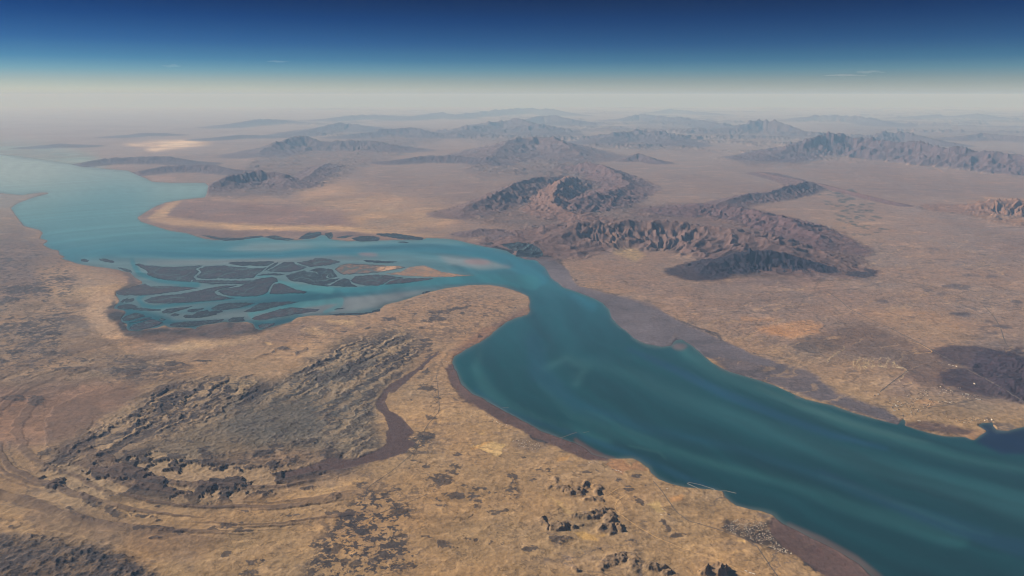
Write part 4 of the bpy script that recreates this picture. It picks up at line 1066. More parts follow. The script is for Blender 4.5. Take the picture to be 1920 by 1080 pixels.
wc = wc * (1 - 0.5 * edge[..., None]) + lin((84, 98, 98)) * 0.5 * edge[..., None]
zw = -(xw * xw + yw * yw) / (2 * R_E)
wi = np.arange(xw.size).reshape(xw.shape)
wq = np.stack([wi[:-1, :-1], wi[1:, :-1], wi[1:, 1:], wi[:-1, 1:]], -1).reshape(-1, 4)
m, nt, b = new_mat('sea_water', 0.32)
b.inputs['Specular IOR Level'].default_value = 0.35
b.inputs['IOR'].default_value = 1.33
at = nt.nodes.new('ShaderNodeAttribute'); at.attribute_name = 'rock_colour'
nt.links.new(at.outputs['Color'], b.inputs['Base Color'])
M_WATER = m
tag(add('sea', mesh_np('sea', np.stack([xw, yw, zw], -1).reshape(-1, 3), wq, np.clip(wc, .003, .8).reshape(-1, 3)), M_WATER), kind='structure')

# ------------------------------------------------------------------ mangrove islets
C4 = lambda pts: Z(240, 330, 4.8, pts)
D3 = lambda pts: Z(640, 180, 3, pts)
ISLETS = [
    ('tiny dark oval mangrove islet, leftmost of the pair off the sandy shore', A_([(0, 130), (40, 122), (85, 135), (70, 148), (10, 145)]), 0),
    ('slim dark mangrove islet, right one of the pair off the sandy shore', A_([(165, 122), (230, 122), (300, 140), (315, 152), (290, 157), (220, 150), (180, 135)]), 0),
    ('dark mangrove strip hugging the sandy shore where the western channel bends', A_([(335, 196), (400, 208), (460, 226), (470, 246), (420, 238), (360, 214)]), 0),
    ('big wedge of brown mangrove with dark seaward edge at the western delta tip', A_([(490, 175), (540, 165), (580, 180), (640, 183), (740, 192), (860, 195), (960, 190), (1060, 182), (1108, 184), (1042, 213), (1074, 240), (1018, 285), (1046, 308), (1000, 310), (995, 332), (900, 325), (780, 312), (700, 300), (640, 280), (600, 262), (615, 240), (570, 212), (530, 190)]), 1),
    ('brown mangrove islet with a winding creek on its left, along the north flat', A_([(1125, 190), (1310, 180), (1345, 192), (1470, 198), (1515, 203), (1560, 208), (1650, 205), (1680, 198), (1640, 230), (1600, 255), (1560, 292), (1440, 301), (1255, 297), (1240, 290), (1226, 301), (1090, 301), (1044, 287), (1096, 240), (1064, 215)]), 1),
    ('narrow dark mangrove bank lying along the north sand flat', A_([(1330, 160), (1390, 148), (1540, 148), (1730, 142), (1748, 150), (1690, 183), (1640, 188), (1550, 184), (1520, 180), (1460, 185), (1370, 172)]), 0),
    ('thin slanting mangrove sliver left of the northern creek mouth', A_([(1748, 162), (1790, 150), (1780, 165), (1735, 195), (1655, 235), (1700, 192)]), 0),
    ('large brown mangrove islet between the two main channels, dark at its foot', A_([(1085, 313), (1230, 315), (1400, 319), (1560, 315), (1610, 301), (1720, 283), (1768, 292), (1785, 325), (1738, 340), (1703, 390), (1688, 425), (1650, 443), (1600, 456), (1480, 461), (1340, 455), (1280, 438), (1237, 412), (1310, 389), (1440, 373), (1478, 350), (1340, 345), (1180, 351), (1005, 326), (1015, 313)]), 1),
    ('triangular mangrove islet with pale mud along its lower side', B_([(22, 438), (62, 352), (110, 342), (160, 352), (250, 395), (370, 420), (340, 432), (230, 432), (100, 440)]), 1),
    ('flat brown mangrove tongue reaching from the west shore into the channels', A_([(400, 398), (480, 370), (575, 345), (600, 352), (640, 372), (700, 369), (850, 369), (960, 376), (1068, 383), (980, 400), (830, 420), (700, 440), (600, 450), (540, 452), (450, 448), (380, 452), (330, 438), (325, 418)]), 2),
    ('long lens shaped mangrove islet inside the hairpin of the main channel', A_([(572, 500), (640, 470), (760, 450), (900, 440), (1000, 420), (1100, 400), (1180, 382), (1300, 364), (1418, 359), (1380, 371), (1250, 399), (1203, 420), (1238, 446), (1320, 466), (1398, 475), (1300, 490), (1100, 505), (940, 518), (760, 524), (620, 519)]), 1),
    ('small rounded dark mangrove islet just west of the channel hairpin', A_([(332, 560), (360, 540), (430, 528), (488, 535), (518, 555), (480, 572), (400, 577), (340, 570)]), 0),
    ('tiny dark mangrove clump above the rounded western islet', A_([(395, 505), (410, 488), (480, 474), (492, 490), (470, 508), (410, 514)]), 0),
    ('tiny mangrove clump tucked between two thin creeks at the western edge', A_([(360, 512), (385, 490), (440, 468), (400, 500), (385, 518)]), 0),
    ('thin mangrove strip under the hairpin bend of the main channel', A_([(472, 578), (520, 562), (620, 570), (718, 575), (728, 587), (640, 592), (530, 585)]), 0),
    ('pointed dark mangrove islet south of the main channel, west of the mud gap', A_([(732, 600), (780, 575), (900, 560), (1018, 549), (960, 570), (870, 595), (800, 614), (745, 611)]), 0),
    ('small oval mangrove islet alone in the pale muddy water', A_([(812, 628), (850, 612), (900, 618), (888, 634), (840, 640)]), 0),
    ('short dark mangrove islet directly above the bitten islet with inner pool', A_([(960, 592), (1000, 573), (1118, 566), (1100, 580), (1000, 602)]), 0),
    ('dark mangrove islet with a small pale pool bitten into its top', A_([(925, 640), (960, 622), (1010, 628), (1042, 612), (1048, 600), (1110, 588), (1150, 582), (1165, 598), (1190, 590), (1280, 587), (1288, 600), (1228, 612), (1232, 622), (1150, 640), (1040, 655), (950, 655)]), 0),
    ('broad dark mangrove islet with ragged left tip, south of the main channel', A_([(1170, 575), (1250, 530), (1340, 520), (1500, 515), (1578, 520), (1500, 545), (1400, 568), (1290, 582), (1200, 580)]), 0),
    ('long dark mangrove islet pointing east beside the main channel', A_([(1470, 600), (1530, 570), (1612, 521), (1740, 510), (1900, 506), (1978, 509), (1900, 524), (1800, 545), (1650, 583), (1560, 599)]), 0),
    ('dark diamond shaped mangrove islet in the southwest channel maze', A_([(372, 660), (430, 630), (500, 606), (560, 620), (590, 635), (520, 658), (440, 680), (390, 680)]), 0),
    ('narrow dark mangrove spit under the diamond shaped islet', A_([(440, 692), (520, 672), (600, 647), (650, 651), (600, 669), (500, 690), (445, 700)]), 0),
    ('oval mangrove islet with brown lower half in the southwest corner of the delta', A_([(442, 750), (480, 712), (560, 690), (640, 662), (700, 676), (748, 696), (700, 720), (620, 743), (540, 764), (470, 764)]), 1),
    ('tiny mangrove speck in the mud channel right of the southwest oval islet', A_([(712, 670), (740, 656), (774, 665), (760, 678), (720, 678)]), 0),
    ('long thin dark mangrove islet along the southern shore channel', A_([(802, 720), (830, 702), (920, 690), (1080, 680), (1200, 672), (1298, 666), (1270, 688), (1150, 709), (1020, 729), (900, 734), (820, 730)]), 0),
    ('stubby dark mangrove islet near the southern shore at the creek junction', A_([(1332, 672), (1370, 651), (1480, 645), (1470, 663), (1488, 678), (1420, 690), (1342, 688)]), 0),
    ('brown islet with a dark mangrove rim in the southeast channel', A_([(1542, 660), (1580, 640), (1700, 605), (1800, 575), (1880, 560), (1960, 562), (2060, 570), (2158, 572), (2130, 595), (2030, 605), (1920, 625), (1800, 645), (1680, 668), (1580, 675)]), 2),
    ('small triangular brown islet by the shore at the southeast creek mouth', A_([(1602, 722), (1640, 706), (1758, 701), (1740, 720), (1680, 744), (1620, 750)]), 2),
    ('brown mangrove islet right of the northern creek mouth', B_([(2, 232), (60, 202), (152, 153), (252, 152), (252, 168), (338, 187), (365, 196), (300, 223), (200, 243), (80, 239)]), 1),
    ('hump topped brown mangrove islet on the northern edge of the delta', B_([(268, 156), (420, 130), (430, 116), (520, 118), (640, 140), (662, 150), (560, 178), (470, 186), (380, 194), (342, 180)]), 2),
    ('largest dark mangrove islet with creeks winding into it, southern half of the delta', B_([(172, 272), (340, 224), (360, 238), (440, 240), (460, 262), (452, 240), (380, 226), (460, 203), (588, 214), (622, 264), (640, 280), (580, 300), (545, 280), (560, 255), (530, 290), (600, 305), (660, 300), (570, 345), (540, 355), (565, 362), (640, 320), (700, 293), (745, 312), (760, 345), (818, 373), (700, 374), (600, 362), (560, 369), (420, 359), (330, 334), (220, 320), (192, 300)]), 0),
    ('thin dark mangrove strip along the middle creek, left of the largest islet', B_([(-40, 258), (80, 252), (170, 262), (120, 270), (0, 268), (-90, 275)]), 0),
    ('brown islet with smooth outline beside the largest dark mangrove islet', B_([(752, 318), (800, 278), (930, 268), (1050, 264), (1150, 280), (1236, 292), (1118, 308), (1046, 352), (1000, 363), (880, 360), (790, 343)]), 2),
    ('mangrove islet with a sandy eastern half, north side of the inner creek', B_([(612, 216), (660, 182), (720, 166), (900, 173), (1050, 181), (1190, 186), (1252, 198), (1160, 218), (1040, 238), (900, 253), (760, 260), (682, 264), (642, 240)]), 3),
    ('long dark mangrove sliver alone on the flat north of the delta', B_([(872, 138), (900, 132), (1050, 142), (1178, 146), (1130, 159), (1000, 160), (900, 150)]), 0),
    ('bare tan sand islet tapering to a point at the eastern end of the delta', B_([(1062, 257), (1200, 242), (1290, 197), (1420, 181), (1470, 200), (1580, 240), (1750, 265), (1868, 270), (1650, 284), (1450, 285), (1300, 277)]), 4),
    ('flat brown islet with a dark creek along its top, under the sand islet', B_([(1062, 354), (1112, 322), (1200, 298), (1400, 296), (1508, 297), (1400, 320), (1200, 344)]), 2),
    ('thin dark mangrove streak on the mud flat near the island shore', B_([(605, 578), (640, 568), (715, 563), (660, 576)]), 0),
    ('dark mangrove band along the island shore ending in a hooked tip', B_([(560, 626), (700, 612), (860, 610), (940, 600), (975, 580), (1022, 574), (1020, 592), (940, 612), (840, 630), (640, 632)]), 0),
    ('small dark mangrove patch by the island shore near the strait', B_([(1390, 432), (1430, 415), (1478, 411), (1440, 428), (1410, 437)]), 0),
    ('long dark mangrove fringe at the foot of the mainland sand spit', C4([(660, 535), (740, 540), (830, 558), (920, 558), (1030, 558), (1100, 545), (1180, 538), (1230, 545), (1130, 560), (1000, 576), (880, 582), (760, 567)]), 0),
    ('dark mangrove fringe on the mainland left of the creek mouth', C4([(1230, 548), (1330, 535), (1400, 558), (1480, 564), (1500, 572), (1440, 580), (1330, 574)]), 0),
    ('dark mangrove thicket filling the bend of the mainland creek mouth', C4([(1528, 572), (1570, 540), (1620, 512), (1690, 508), (1738, 505), (1742, 530), (1690, 550), (1620, 566)]), 0),
    ('wedge of dark mangrove on the right bank of the mainland creek mouth', C4([(1768, 522), (1830, 508), (1846, 535), (1842, 562), (1808, 566)]), 0),
    ('flat dark mangrove patch first right of the mainland creek', D3([(55, 802), (110, 790), (180, 788), (222, 800), (205, 816), (90, 818)]), 0),
    ('longer dark mangrove patch beneath the pale mainland beach', D3([(190, 776), (300, 774), (380, 785), (462, 798), (455, 810), (330, 806), (230, 790)]), 0),
    ('low dark mangrove strip touching the creek on the mainland side', D3([(-30, 800), (10, 788), (70, 786), (20, 802)]), 0),
    ('tiny dark mangrove dash in the water under the mainland beach', D3([(314, 822), (345, 818), (382, 824), (350, 827)]), 0),
    ('broad dark mangrove patch on the mainland flat opposite the point of the island', D3([(892, 844), (940, 840), (1000, 843), (1080, 860), (1120, 875), (1136, 895), (1112, 915), (1040, 912), (980, 902), (988, 880), (940, 862)]), 0),
]
MG = {0: ((36, 46, 54), (58, 58, 62)), 1: ((32, 42, 52), (68, 65, 73)), 2: ((38, 46, 55), (77, 71, 76)), 3: ((50, 56, 60), (120, 100, 90)), 4: ((124, 100, 88), (150, 120, 98))}
CREEKS = [A_(p) for p in ([(1112, 184), (1045, 214), (1085, 240), (1030, 287), (1060, 306), (1240, 308), (1400, 313), (1560, 310)], [(1240, 300), (1260, 280), (1330, 252), (1400, 245)], [(740, 190), (700, 215), (660, 240), (700, 262), (800, 270), (900, 262)],
          [(860, 325), (900, 290), (960, 270), (1000, 240)], [(600, 350), (640, 372), (740, 385), (800, 378)], [(1500, 188), (1535, 200), (1500, 216), (1420, 215)], [(1560, 380), (1500, 400), (1480, 430), (1420, 445)], [(1100, 350), (1200, 335), (1300, 330), (1400, 340)],
          [(640, 500), (740, 490), (820, 470), (940, 470)], [(1280, 390), (1340, 400), (1420, 420)], [(1380, 720), (1390, 760), (1350, 790)])] + [B_(p) for p in (
          [(330, 225), (380, 240), (440, 245), (460, 262)], [(540, 285), (560, 262), (580, 250), (600, 290), (560, 300), (530, 320)], [(545, 350), (620, 325), (690, 296), (740, 300)], [(255, 160), (290, 185), (350, 190)], [(800, 250), (840, 225), (900, 215), (960, 230)],
          [(700, 200), (760, 215), (820, 200)], [(850, 340), (900, 320), (960, 318), (1020, 330)], [(240, 310), (300, 290), (380, 300), (430, 330)], [(60, 230), (110, 200), (180, 190), (220, 170)], [(1060, 350), (1110, 315), (1200, 296)], [(440, 160), (480, 150), (560, 150)])]
for k, (label, poly, style) in enumerate(ISLETS):
    P = np.array(poly, float)
    # resample the outline and roughen it
    Q = []
    for a, b_ in zip(P, np.roll(P, -1, 0)):
        L = np.hypot(*(b_ - a)); n = max(1, int(L / 1.3))
        for j in range(n):
            Q.append(a + (b_ - a) * j / n)
    Q = np.array(Q)
    Q = (Q + 0.5 * (np.roll(Q, 1, 0) + np.roll(Q, -1, 0))) / 2
    gx, gy, gd = ground(Q[:, 0], Q[:, 1])
    amp = 0.8
    Q[:, 0] += amp * 1.6 * fbm(gx, gy, 260, 3, 200, 0.6); Q[:, 1] += amp * fbm(gx, gy, 260, 3, 210, 0.6)
    x0, y0 = Q.min(0); x1, y1 = Q.max(0)
    gi, gj = np.meshgrid(np.arange(x0 + .7, x1, 1.2), np.arange(y0 + .5, y1, 0.8))
    G2 = np.stack([gi.ravel(), gj.ravel()], 1)
    ins = np.zeros(len(G2), bool)
    dmin = np.full(len(G2), 1e9)
    for a, b_ in zip(Q, np.roll(Q, -1, 0)):
        if a[1] != b_[1]:
            c_ = (G2[:, 1] > min(a[1], b_[1])) & (G2[:, 1] <= max(a[1], b_[1]))
            xc = a[0] + (G2[:, 1] - a[1]) * (b_[0] - a[0]) / (b_[1] - a[1])
            ins ^= c_ & (G2[:, 0] > xc)
        dmin = np.minimum(dmin, np.hypot(G2[:, 0] - a[0], (G2[:, 1] - a[1]) * 1.8))
    keep = ins & (dmin > 0.7)
    pts = np.concatenate([Q, G2[keep]]); dist = np.concatenate([np.zeros(len(Q)), dmin[keep]])
    n = len(Q)
    res = delaunay_2d_cdt([Vector(p) for p in pts], [], [list(range(n))], 1, 1e-4)
    ov = np.array([tuple(v) for v in res[0]]); faces = [f for f in res[2]]
    if not faces:
        continue
    oi = [o[0] if len(o) else 0 for o in res[3]]
    dist = dist[np.array(oi)]
    gx, gy, gd = ground(ov[:, 0], ov[:, 1])
    cx0, cy0 = gx.mean(), gy.mean()
    zb = -(gx * gx + gy * gy) / (2 * R_E)
    z0 = -(cx0 ** 2 + cy0 ** 2) / (2 * R_E)
    hgt = 5 + 2.5 * fbm(gx, gy, 120, 3, 220, 0.7) + (2 if style != 4 else 0)
    gz = np.array([ground_z(a_, c_) for a_, c_ in ov]) - zb
    hgt = np.maximum(hgt, np.minimum(gz, 400) + 6)
    edge_c, mid_c = lin(MG[style][0]), lin(MG[style][1])
    nz = fbm(gx, gy, 600, 4, 230, 0.6)
    f = sstep(0.3, 3.2 if style in (1, 3) else 2.2, dist + 2.2 * nz)
    if style in (1, 2):
        f = f * (0.35 + 0.65 * sstep(-0.35, 0.25, fbm(gx, gy, 420, 4, 235, 0.65)))
    if style == 0:
        f = f * 0.8 * sstep(-0.2, 0.5, nz)
    colr = edge_c + (mid_c - edge_c) * f[:, None]
    if style == 3:
        g = sstep(700, 716, ov[:, 0]) * sstep(496, 499, ov[:, 1] + 2 * nz) * sstep(0.8, 2, dist)
        colr = colr * (1 - g[:, None]) + lin((182, 146, 118)) * g[:, None]
    if style == 4:
        g = np.exp(-((ov[:, 0] - 792) / 14) ** 2 - ((ov[:, 1] - 501) / 4) ** 2)
        colr = colr * (1 + 0.3 * g[:, None])
    colr = colr * (1 + 0.3 * fbm(gx, gy, 220, 3, 240, 0.6))[:, None]
    cd = np.full(len(ov), 1e9)
    for cr in CREEKS:
        cr = np.array([q[:2] for q in cr])
        if cr[:, 0].max() < x0 - 3 or cr[:, 0].min() > x1 + 3:
            continue
        for a, b_ in zip(cr[:-1], cr[1:]):
            v = b_ - a
            q = np.clip(((ov[:, 0] - a[0]) * v[0] + (ov[:, 1] - a[1]) * v[1]) / (v @ v), 0, 1)
            cd = np.minimum(cd, np.hypot(ov[:, 0] - a[0] - q * v[0] + 0.8 * nz, (ov[:, 1] - a[1] - q * v[1]) * 1.6))
    for lam, wd in ((1500, 0.05), (700, 0.05)):
        gq = np.abs(gn(gx / lam + 0.5 * nz, gy / (lam * 1.6) + 0.5 * nz, 236))
        cd = np.minimum(cd, np.where(dist > 0.9, 0.5 + gq / wd * 0.8, 9))
    ck = (1 - sstep(0.5, 1.3, cd))[:, None] * 0.75
    bk = ((1 - sstep(1.0, 4.0, cd)) * 0.7)[:, None]
    colr = colr * (1 - bk) + edge_c * bk
    colr = colr * (1 - ck) + lin((84, 112, 118)) * ck
    top = np.stack([gx - cx0, gy - cy0, zb - z0 + hgt], 1)
    # skirt down below the water so that the thicket has real thickness
    ring = [j for j, o in enumerate(res[3]) if len(o) and o[0] < n]
    from collections import Counter
    ec = Counter()
    for fc in faces:
        for a, b_ in zip(fc, list(fc[1:]) + [fc[0]]):
            ec[(a, b_)] += 1
    border = [e for e in ec if (e[1], e[0]) not in ec]
    lowi = {}
    verts = [tuple(v) for v in top]; cl_ = [tuple(c) for c in colr]
    for a, b_ in border:
        for q in (a, b_):
            if q not in lowi:
                lowi[q] = len(verts); verts.append((top[q][0], top[q][1], top[q][2] - hgt[q] - 3)); cl_.append(cl_[q])
    allf = [tuple(fc) for fc in faces] + [(b_, a, lowi[a], lowi[b_]) for a, b_ in border]
    me = bpy.data.meshes.new('mangrove_islet')
    me.from_pydata(verts, [], allf)
    ca = me.color_attributes.new('rock_colour', 'FLOAT_COLOR', 'POINT')
    c4 = np.ones((len(verts), 4), np.float32); c4[:, :3] = np.clip(cl_, 0.003, .8)
    ca.data.foreach_set('color', c4.ravel())
    o = add('sand_islet' if style == 4 else 'mangrove_islet', me, M_GROUND if style == 4 else M_MANGROVE)
    o.location = (cx0, cy0, z0)
    tag(o, label, 'sand islet' if style == 4 else 'mangrove islet', None if style == 4 else 'mangrove islets of the delta')

# ------------------------------------------------------------------ roads


def ribbon(name, pts, width, mat, lift=4):
    P = np.array(pts, float)
    t = np.arange(len(P))
    seg = np.hypot(*np.diff(P, axis=0).T).sum()
    tt = np.linspace(0, len(P) - 1, max(8, int(seg / 3)))
    # smooth by Catmull-Rom style averaging
    Q = np.stack([np.interp(tt, t, P[:, k]) for k in range(2)], 1)
    for _ in range(6):
        Q[1:-1] = (Q[1:-1] * 2 + Q[:-2] + Q[2:]) / 4
    gx, gy, gd = ground(Q[:, 0], Q[:, 1])
    tx, ty = np.gradient(gx), np.gradient(gy)
    L = np.hypot(tx, ty); nx, ny = -ty / L, tx / L
    vs, fs = [], []
    for k in range(len(Q)):
        for sgn in (-1, -0.4, 0.4, 1):
            x, y = gx[k] + nx[k] * width / 2 * sgn, gy[k] + ny[k] * width / 2 * sgn
            c = chart(x, y, -(x * x + y * y) / (2 * R_E))
            vs.append((x, y, ground_z(*c) + lift + (0.6 if abs(sgn) < 0.5 else 0)))
    for k in range(len(Q) - 1):
        for j in range(3):
            a = k * 4 + j
            fs.append((a, a + 1, a + 5, a + 4))
    me = bpy.data.meshes.new(name)
    me.from_pydata(vs, [], fs)
    return tag(add(name, me, mat), kind='structure')


ribbon('gravel_road', Z(1100, 840, 4.5, [(340, 395), (270, 440), (236, 490), (250, 540), (330, 600), (440, 675), (600, 765), (780, 840), (1000, 920), (1180, 985), (1290, 1030), (1400, 1095), (1560, 1190)]), 26, M_TRACK)
ribbon('gravel_road', [(1140, 928), (1160, 916), (1200, 915)], 24, M_TRACK)
ribbon('asphalt_road', Z6([(810, 290), (870, 330), (940, 390), (1060, 450), (1150, 490), (1330, 580), (1450, 650), (1580, 720), (1700, 800), (1860, 890), (2000, 960)]), 46, M_ROAD)
ribbon('asphalt_road', Z6([(1690, 370), (1750, 430), (1790, 500), (1810, 570), (1830, 600)]), 40, M_ROAD)
ribbon('gravel_road', Z6([(1270, 570), (1340, 590), (1415, 635), (1300, 640)]), 40, M_TRACK)
ribbon('asphalt_road', Z6([(1110, 855), (1200, 785), (1270, 735)]), 36, M_ROAD)
ribbon('asphalt_road', Z6([(1380, 945), (1500, 930), (1620, 905), (1760, 890)]), 34, M_ROAD)
ribbon('asphalt_road', Z(1100, 840, 4.5, [(560, 280), (650, 390), (760, 550), (860, 620), (1000, 660), (1130, 700), (1300, 760), (1430, 830), (1480, 900), (1540, 990), (1620, 1100)]), 22, M_ROAD)
ribbon('asphalt_road', [(640, 1000), (700, 968), (760, 945), (800, 928)], 16, M_ROAD)
ribbon('asphalt_road', [(682, 940), (690, 915), (740, 880), (775, 850), (800, 800), (824, 772), (822, 735), (818, 705)], 16, M_ROAD)

# ------------------------------------------------------------------ houses and sheds
random.seed(21)


def house_mesh(L, W, H_, kind):
    """flat roofed house: walls with a parapet and a small roof room; shed: walls with a pitched roof"""
    vs, fs = [], []

    def bx(x0, y0, z0, x1, y1, z1):
        s = len(vs)
        vs.extend([(x0, y0, z0), (x1, y0, z0), (x1, y1, z0), (x0, y1, z0), (x0, y0, z1), (x1, y0, z1), (x1, y1, z1), (x0, y1, z1)])
        fs.extend([(s, s + 1, s + 5, s + 4), (s + 1, s + 2, s + 6, s + 5), (s + 2, s + 3, s + 7, s + 6), (s + 3, s, s + 4, s + 7), (s + 4, s + 5, s + 6, s + 7)])
    bx(-L / 2, -W / 2, -4, L / 2, W / 2, H_)
    if kind == 'house':
        t = 1.0
        bx(-L / 2, -W / 2, H_, L / 2, -W / 2 + t, H_ + 1); bx(-L / 2, W / 2 - t, H_, L / 2, W / 2, H_ + 1)
        bx(-L / 2, -W / 2 + t, H_, -L / 2 + t, W / 2 - t, H_ + 1); bx(L / 2 - t, -W / 2 + t, H_, L / 2, W / 2 - t, H_ + 1)
        bx(-L * 0.3, -W * 0.2, H_ + .003, 0, W * 0.2, H_ + 3)
    else:
        s = len(vs)
        vs.extend([(-L / 2 - 1, -W / 2 - 1, H_ + .02), (L / 2 + 1, -W / 2 - 1, H_ + .02), (L / 2 + 1, W / 2 + 1, H_ + .02), (-L / 2 - 1, W / 2 + 1, H_ + .02), (-L / 2 - 1, 0, H_ + W * .22), (L / 2 + 1, 0, H_ + W * .22)])
        fs.extend([(s, s + 1, s + 5, s + 4), (s + 2, s + 3, s + 4, s + 5), (s + 1, s + 2, s + 5), (s + 3, s, s + 4)])
    me = bpy.data.meshes.new(kind)
    me.from_pydata(vs, [], fs)
    return me


HM = []
for mi, mt in enumerate(M_HOUSE):
    for (L, W, h) in ((34, 24, 8), (26, 20, 6), (44, 22, 7)):
        me = house_mesh(L, W, h, 'house'); me.materials.append(mt); HM.append((mi, me))
SM = []
for mi in (0, 3, 2):
    for (L, W, h) in ((110, 46, 12), (80, 36, 10)):
        me = house_mesh(L, W, h, 'shed'); me.materials.append(M_HOUSE[mi]); SM.append(me)


def place(me, px, py, rz, name, label, cat, group, scale=1.0):
    x, y, d = ground(px, py)
    o = bpy.data.objects.new(name, me)
    COL.objects.link(o)
    o.location = (float(x), float(y), ground_z(px, py))
    o.rotation_euler = (0, 0, rz)
    o.scale = (scale, scale, scale)
    return tag(o, label, cat, group)


def inside(px, py, poly):
    r = False
    for (ax, ay), (bx, by) in zip(poly, poly[1:] + poly[:1]):
        if (ay > py) != (by > py) and px < ax + (py - ay) * (bx - ax) / (by - ay):
            r = not r
    return r


def pick(ws):
    mi = random.choices(range(4), ws)[0]
    return random.choice([m for i, m in HM if i == mi])


# the dense coastal town: 220 houses in the open, the rest one mass
TOWN = Z(1280, 720, 3, [(215, 815), (250, 790), (320, 760), (400, 765), (470, 790), (490, 830), (510, 870), (560, 920), (630, 960), (560, 955), (500, 930), (440, 905), (380, 880), (300, 850)])
spots = []
for it in range(9000):
    px, py = random.uniform(1345, 1492), random.uniform(970, 1042)
    if not inside(px, py, TOWN):
        continue
    if 1430 < px < 1444 and 1014 < py < 1025:
        continue
    if any(abs(px - a) < 2.1 and abs(py - b_) < 1.4 for a, b_ in spots):
        continue
    spots.append((px, py))
spots.sort(key=lambda p: -p[1])
TA = rad(-28)
for k, (px, py) in enumerate(spots[:230]):
    place(pick((4, 6, 4, 1)), px, py, TA + random.choice((0, 0, rad(90))) + random.gauss(0, 0.12), 'house', 'small pale flat-roofed house packed into the dense coastal town by the strait', 'house', 'houses of the dense coastal town', random.uniform(0.75, 1.05))


def house_mass(name, pts, ws, a0, sc=1.0):
    vs, fs, mi_ = [], [], []
    mats = M_HOUSE
    for px, py in pts:
        src = pick(ws)
        mi = [i for i, m_ in HM if m_ == src][0]
        x, y, d = ground(px, py); z = ground_z(px, py)
        a = a0 + random.choice((0, rad(90))) + random.gauss(0, 0.12)
        c, s = math.cos(a), math.sin(a)
        q = random.uniform(0.7, 1.05) * sc
        base = len(vs)
        for v in src.vertices:
            vs.append((x + (v.co.x * c - v.co.y * s) * q, y + (v.co.x * s + v.co.y * c) * q, z + v.co.z * q))
        for p in src.polygons:
            fs.append([base + i for i in p.vertices]); mi_.append(mi)
    me = bpy.data.meshes.new(name)
    me.from_pydata(vs, [], fs)
    for m_ in mats:
        me.materials.append(m_)
    me.polygons.foreach_set('material_index', mi_)
    return tag(add(name, me, None), kind='stuff')


if len(spots) > 230:
    house_mass('town_houses', spots[230:], (4, 6, 4, 1), TA)

# waterfront and inland villages
VILL = [('white house in the row along the muddy shore of the upper village', 'houses of the upper shore village', Z(850, 740, 4.8, [(300, 190), (330, 215), (350, 235), (375, 225), (390, 245), (415, 265), (440, 285), (455, 280), (480, 272), (360, 222), (400, 255), (428, 262), (320, 205)]), (2, 0, 0, 8)),
        ('small tan house in the cluster beside the track to the upper pier', 'tan houses by the upper pier', Z(850, 740, 4.8, [(130, 195), (150, 180), (175, 175), (200, 200), (215, 150), (240, 145), (250, 160), (190, 165), (160, 198), (225, 180)]), (2, 6, 2, 1)),
        ('white hut on the point at the head of the curved bay', 'huts on the point above the bay', Z(640, 450, 3, [(565, 655), (590, 655), (610, 655), (570, 690), (590, 688), (605, 690), (635, 655), (575, 700), (640, 880), (655, 885)]), (3, 3, 0, 5))]
for label, grp, pts, ws in VILL:
    for px, py in pts:
        place(pick(ws), px, py, random.uniform(0, 3), 'house', label, 'house', grp, random.uniform(0.7, 1.0))
blk = []
for it in range(1400):
    px, py = random.uniform(950, 1022), random.uniform(818, 848)
    if inside(px, py, [(958, 828), (975, 822), (1010, 832), (1014, 842), (1000, 846), (975, 838)]) and all(abs(px - a) > 2.6 or abs(py - b_) > 1.8 for a, b_ in blk):
        blk.append((px, py))
for px, py in blk[:40]:
    place(pick((5, 2, 3, 4)), px, py, rad(-35) + random.choice((0, rad(90))), 'house', 'grey and white house in the gridded village behind the dark creek', 'house', 'houses of the gridded village', random.uniform(0.7, 1.0))
# industrial ground on the mainland
for k, (x, y) in enumerate(Z6([(1080, 878), (1100, 872), (1180, 945), (1200, 935), (1215, 955), (1190, 960), (1240, 990), (1650, 895), (1665, 900), (1640, 865), (1520, 710), (1500, 705), (1540, 715), (1640, 818), (1700, 1020), (1740, 1015), (1330, 1020), (1360, 930), (1600, 870), (1450, 830)])):
    place(random.choice(SM), x, y, rad(-20) + random.choice((0, rad(90))), 'shed', 'long pale shed on the bare ground of the mainland works', 'shed', 'sheds of the mainland works', random.uniform(0.7, 1.2))
pts = []
for it in range(1500):
    x, y = random.uniform(1130, 1700), random.uniform(820, 1010)
    if inside(x, y, [(1160, 900), (1400, 830), (1560, 830), (1680, 890), (1500, 925), (1380, 940), (1330, 1000), (1250, 995), (1170, 940)]) and gn(np.array(x / 60.), np.array(y / 35.), 9) > 0.05:
        pts.append((1280 + x / 3, 450 + y / 3))
house_mass('works_buildings', pts[:330], (2, 3, 6, 1), rad(-20), 1.2)
pts = [(1280 + random.gauss(1600, 70) / 3, 450 + random.gauss(1015, 14) / 3) for _ in range(90)]
pts = [p for p in pts if sample(land_img, np.array(p[0]), np.array(p[1])) > 0.9]
house_mass('harbour_buildings', pts, (2, 4, 4, 1), rad(-20), 1.1)
for k, (x, y) in enumerate(Z(1100, 840, 4.5, [(640, 520), (655, 505), (630, 568), (655, 555), (690, 565), (680, 350), (220, 185), (250, 190), (270, 195), (290, 205), (20, 125), (1345, 1040), (1380, 1055), (1410, 1065)])):
    place(random.choice(SM), x, y, rad(-35), 'shed', 'isolated white shed or barn on the sandy ground behind the shore', 'shed', 'scattered sheds behind the near shore', random.uniform(0.45, 0.7))

# ------------------------------------------------------------------ jetties and breakwaters


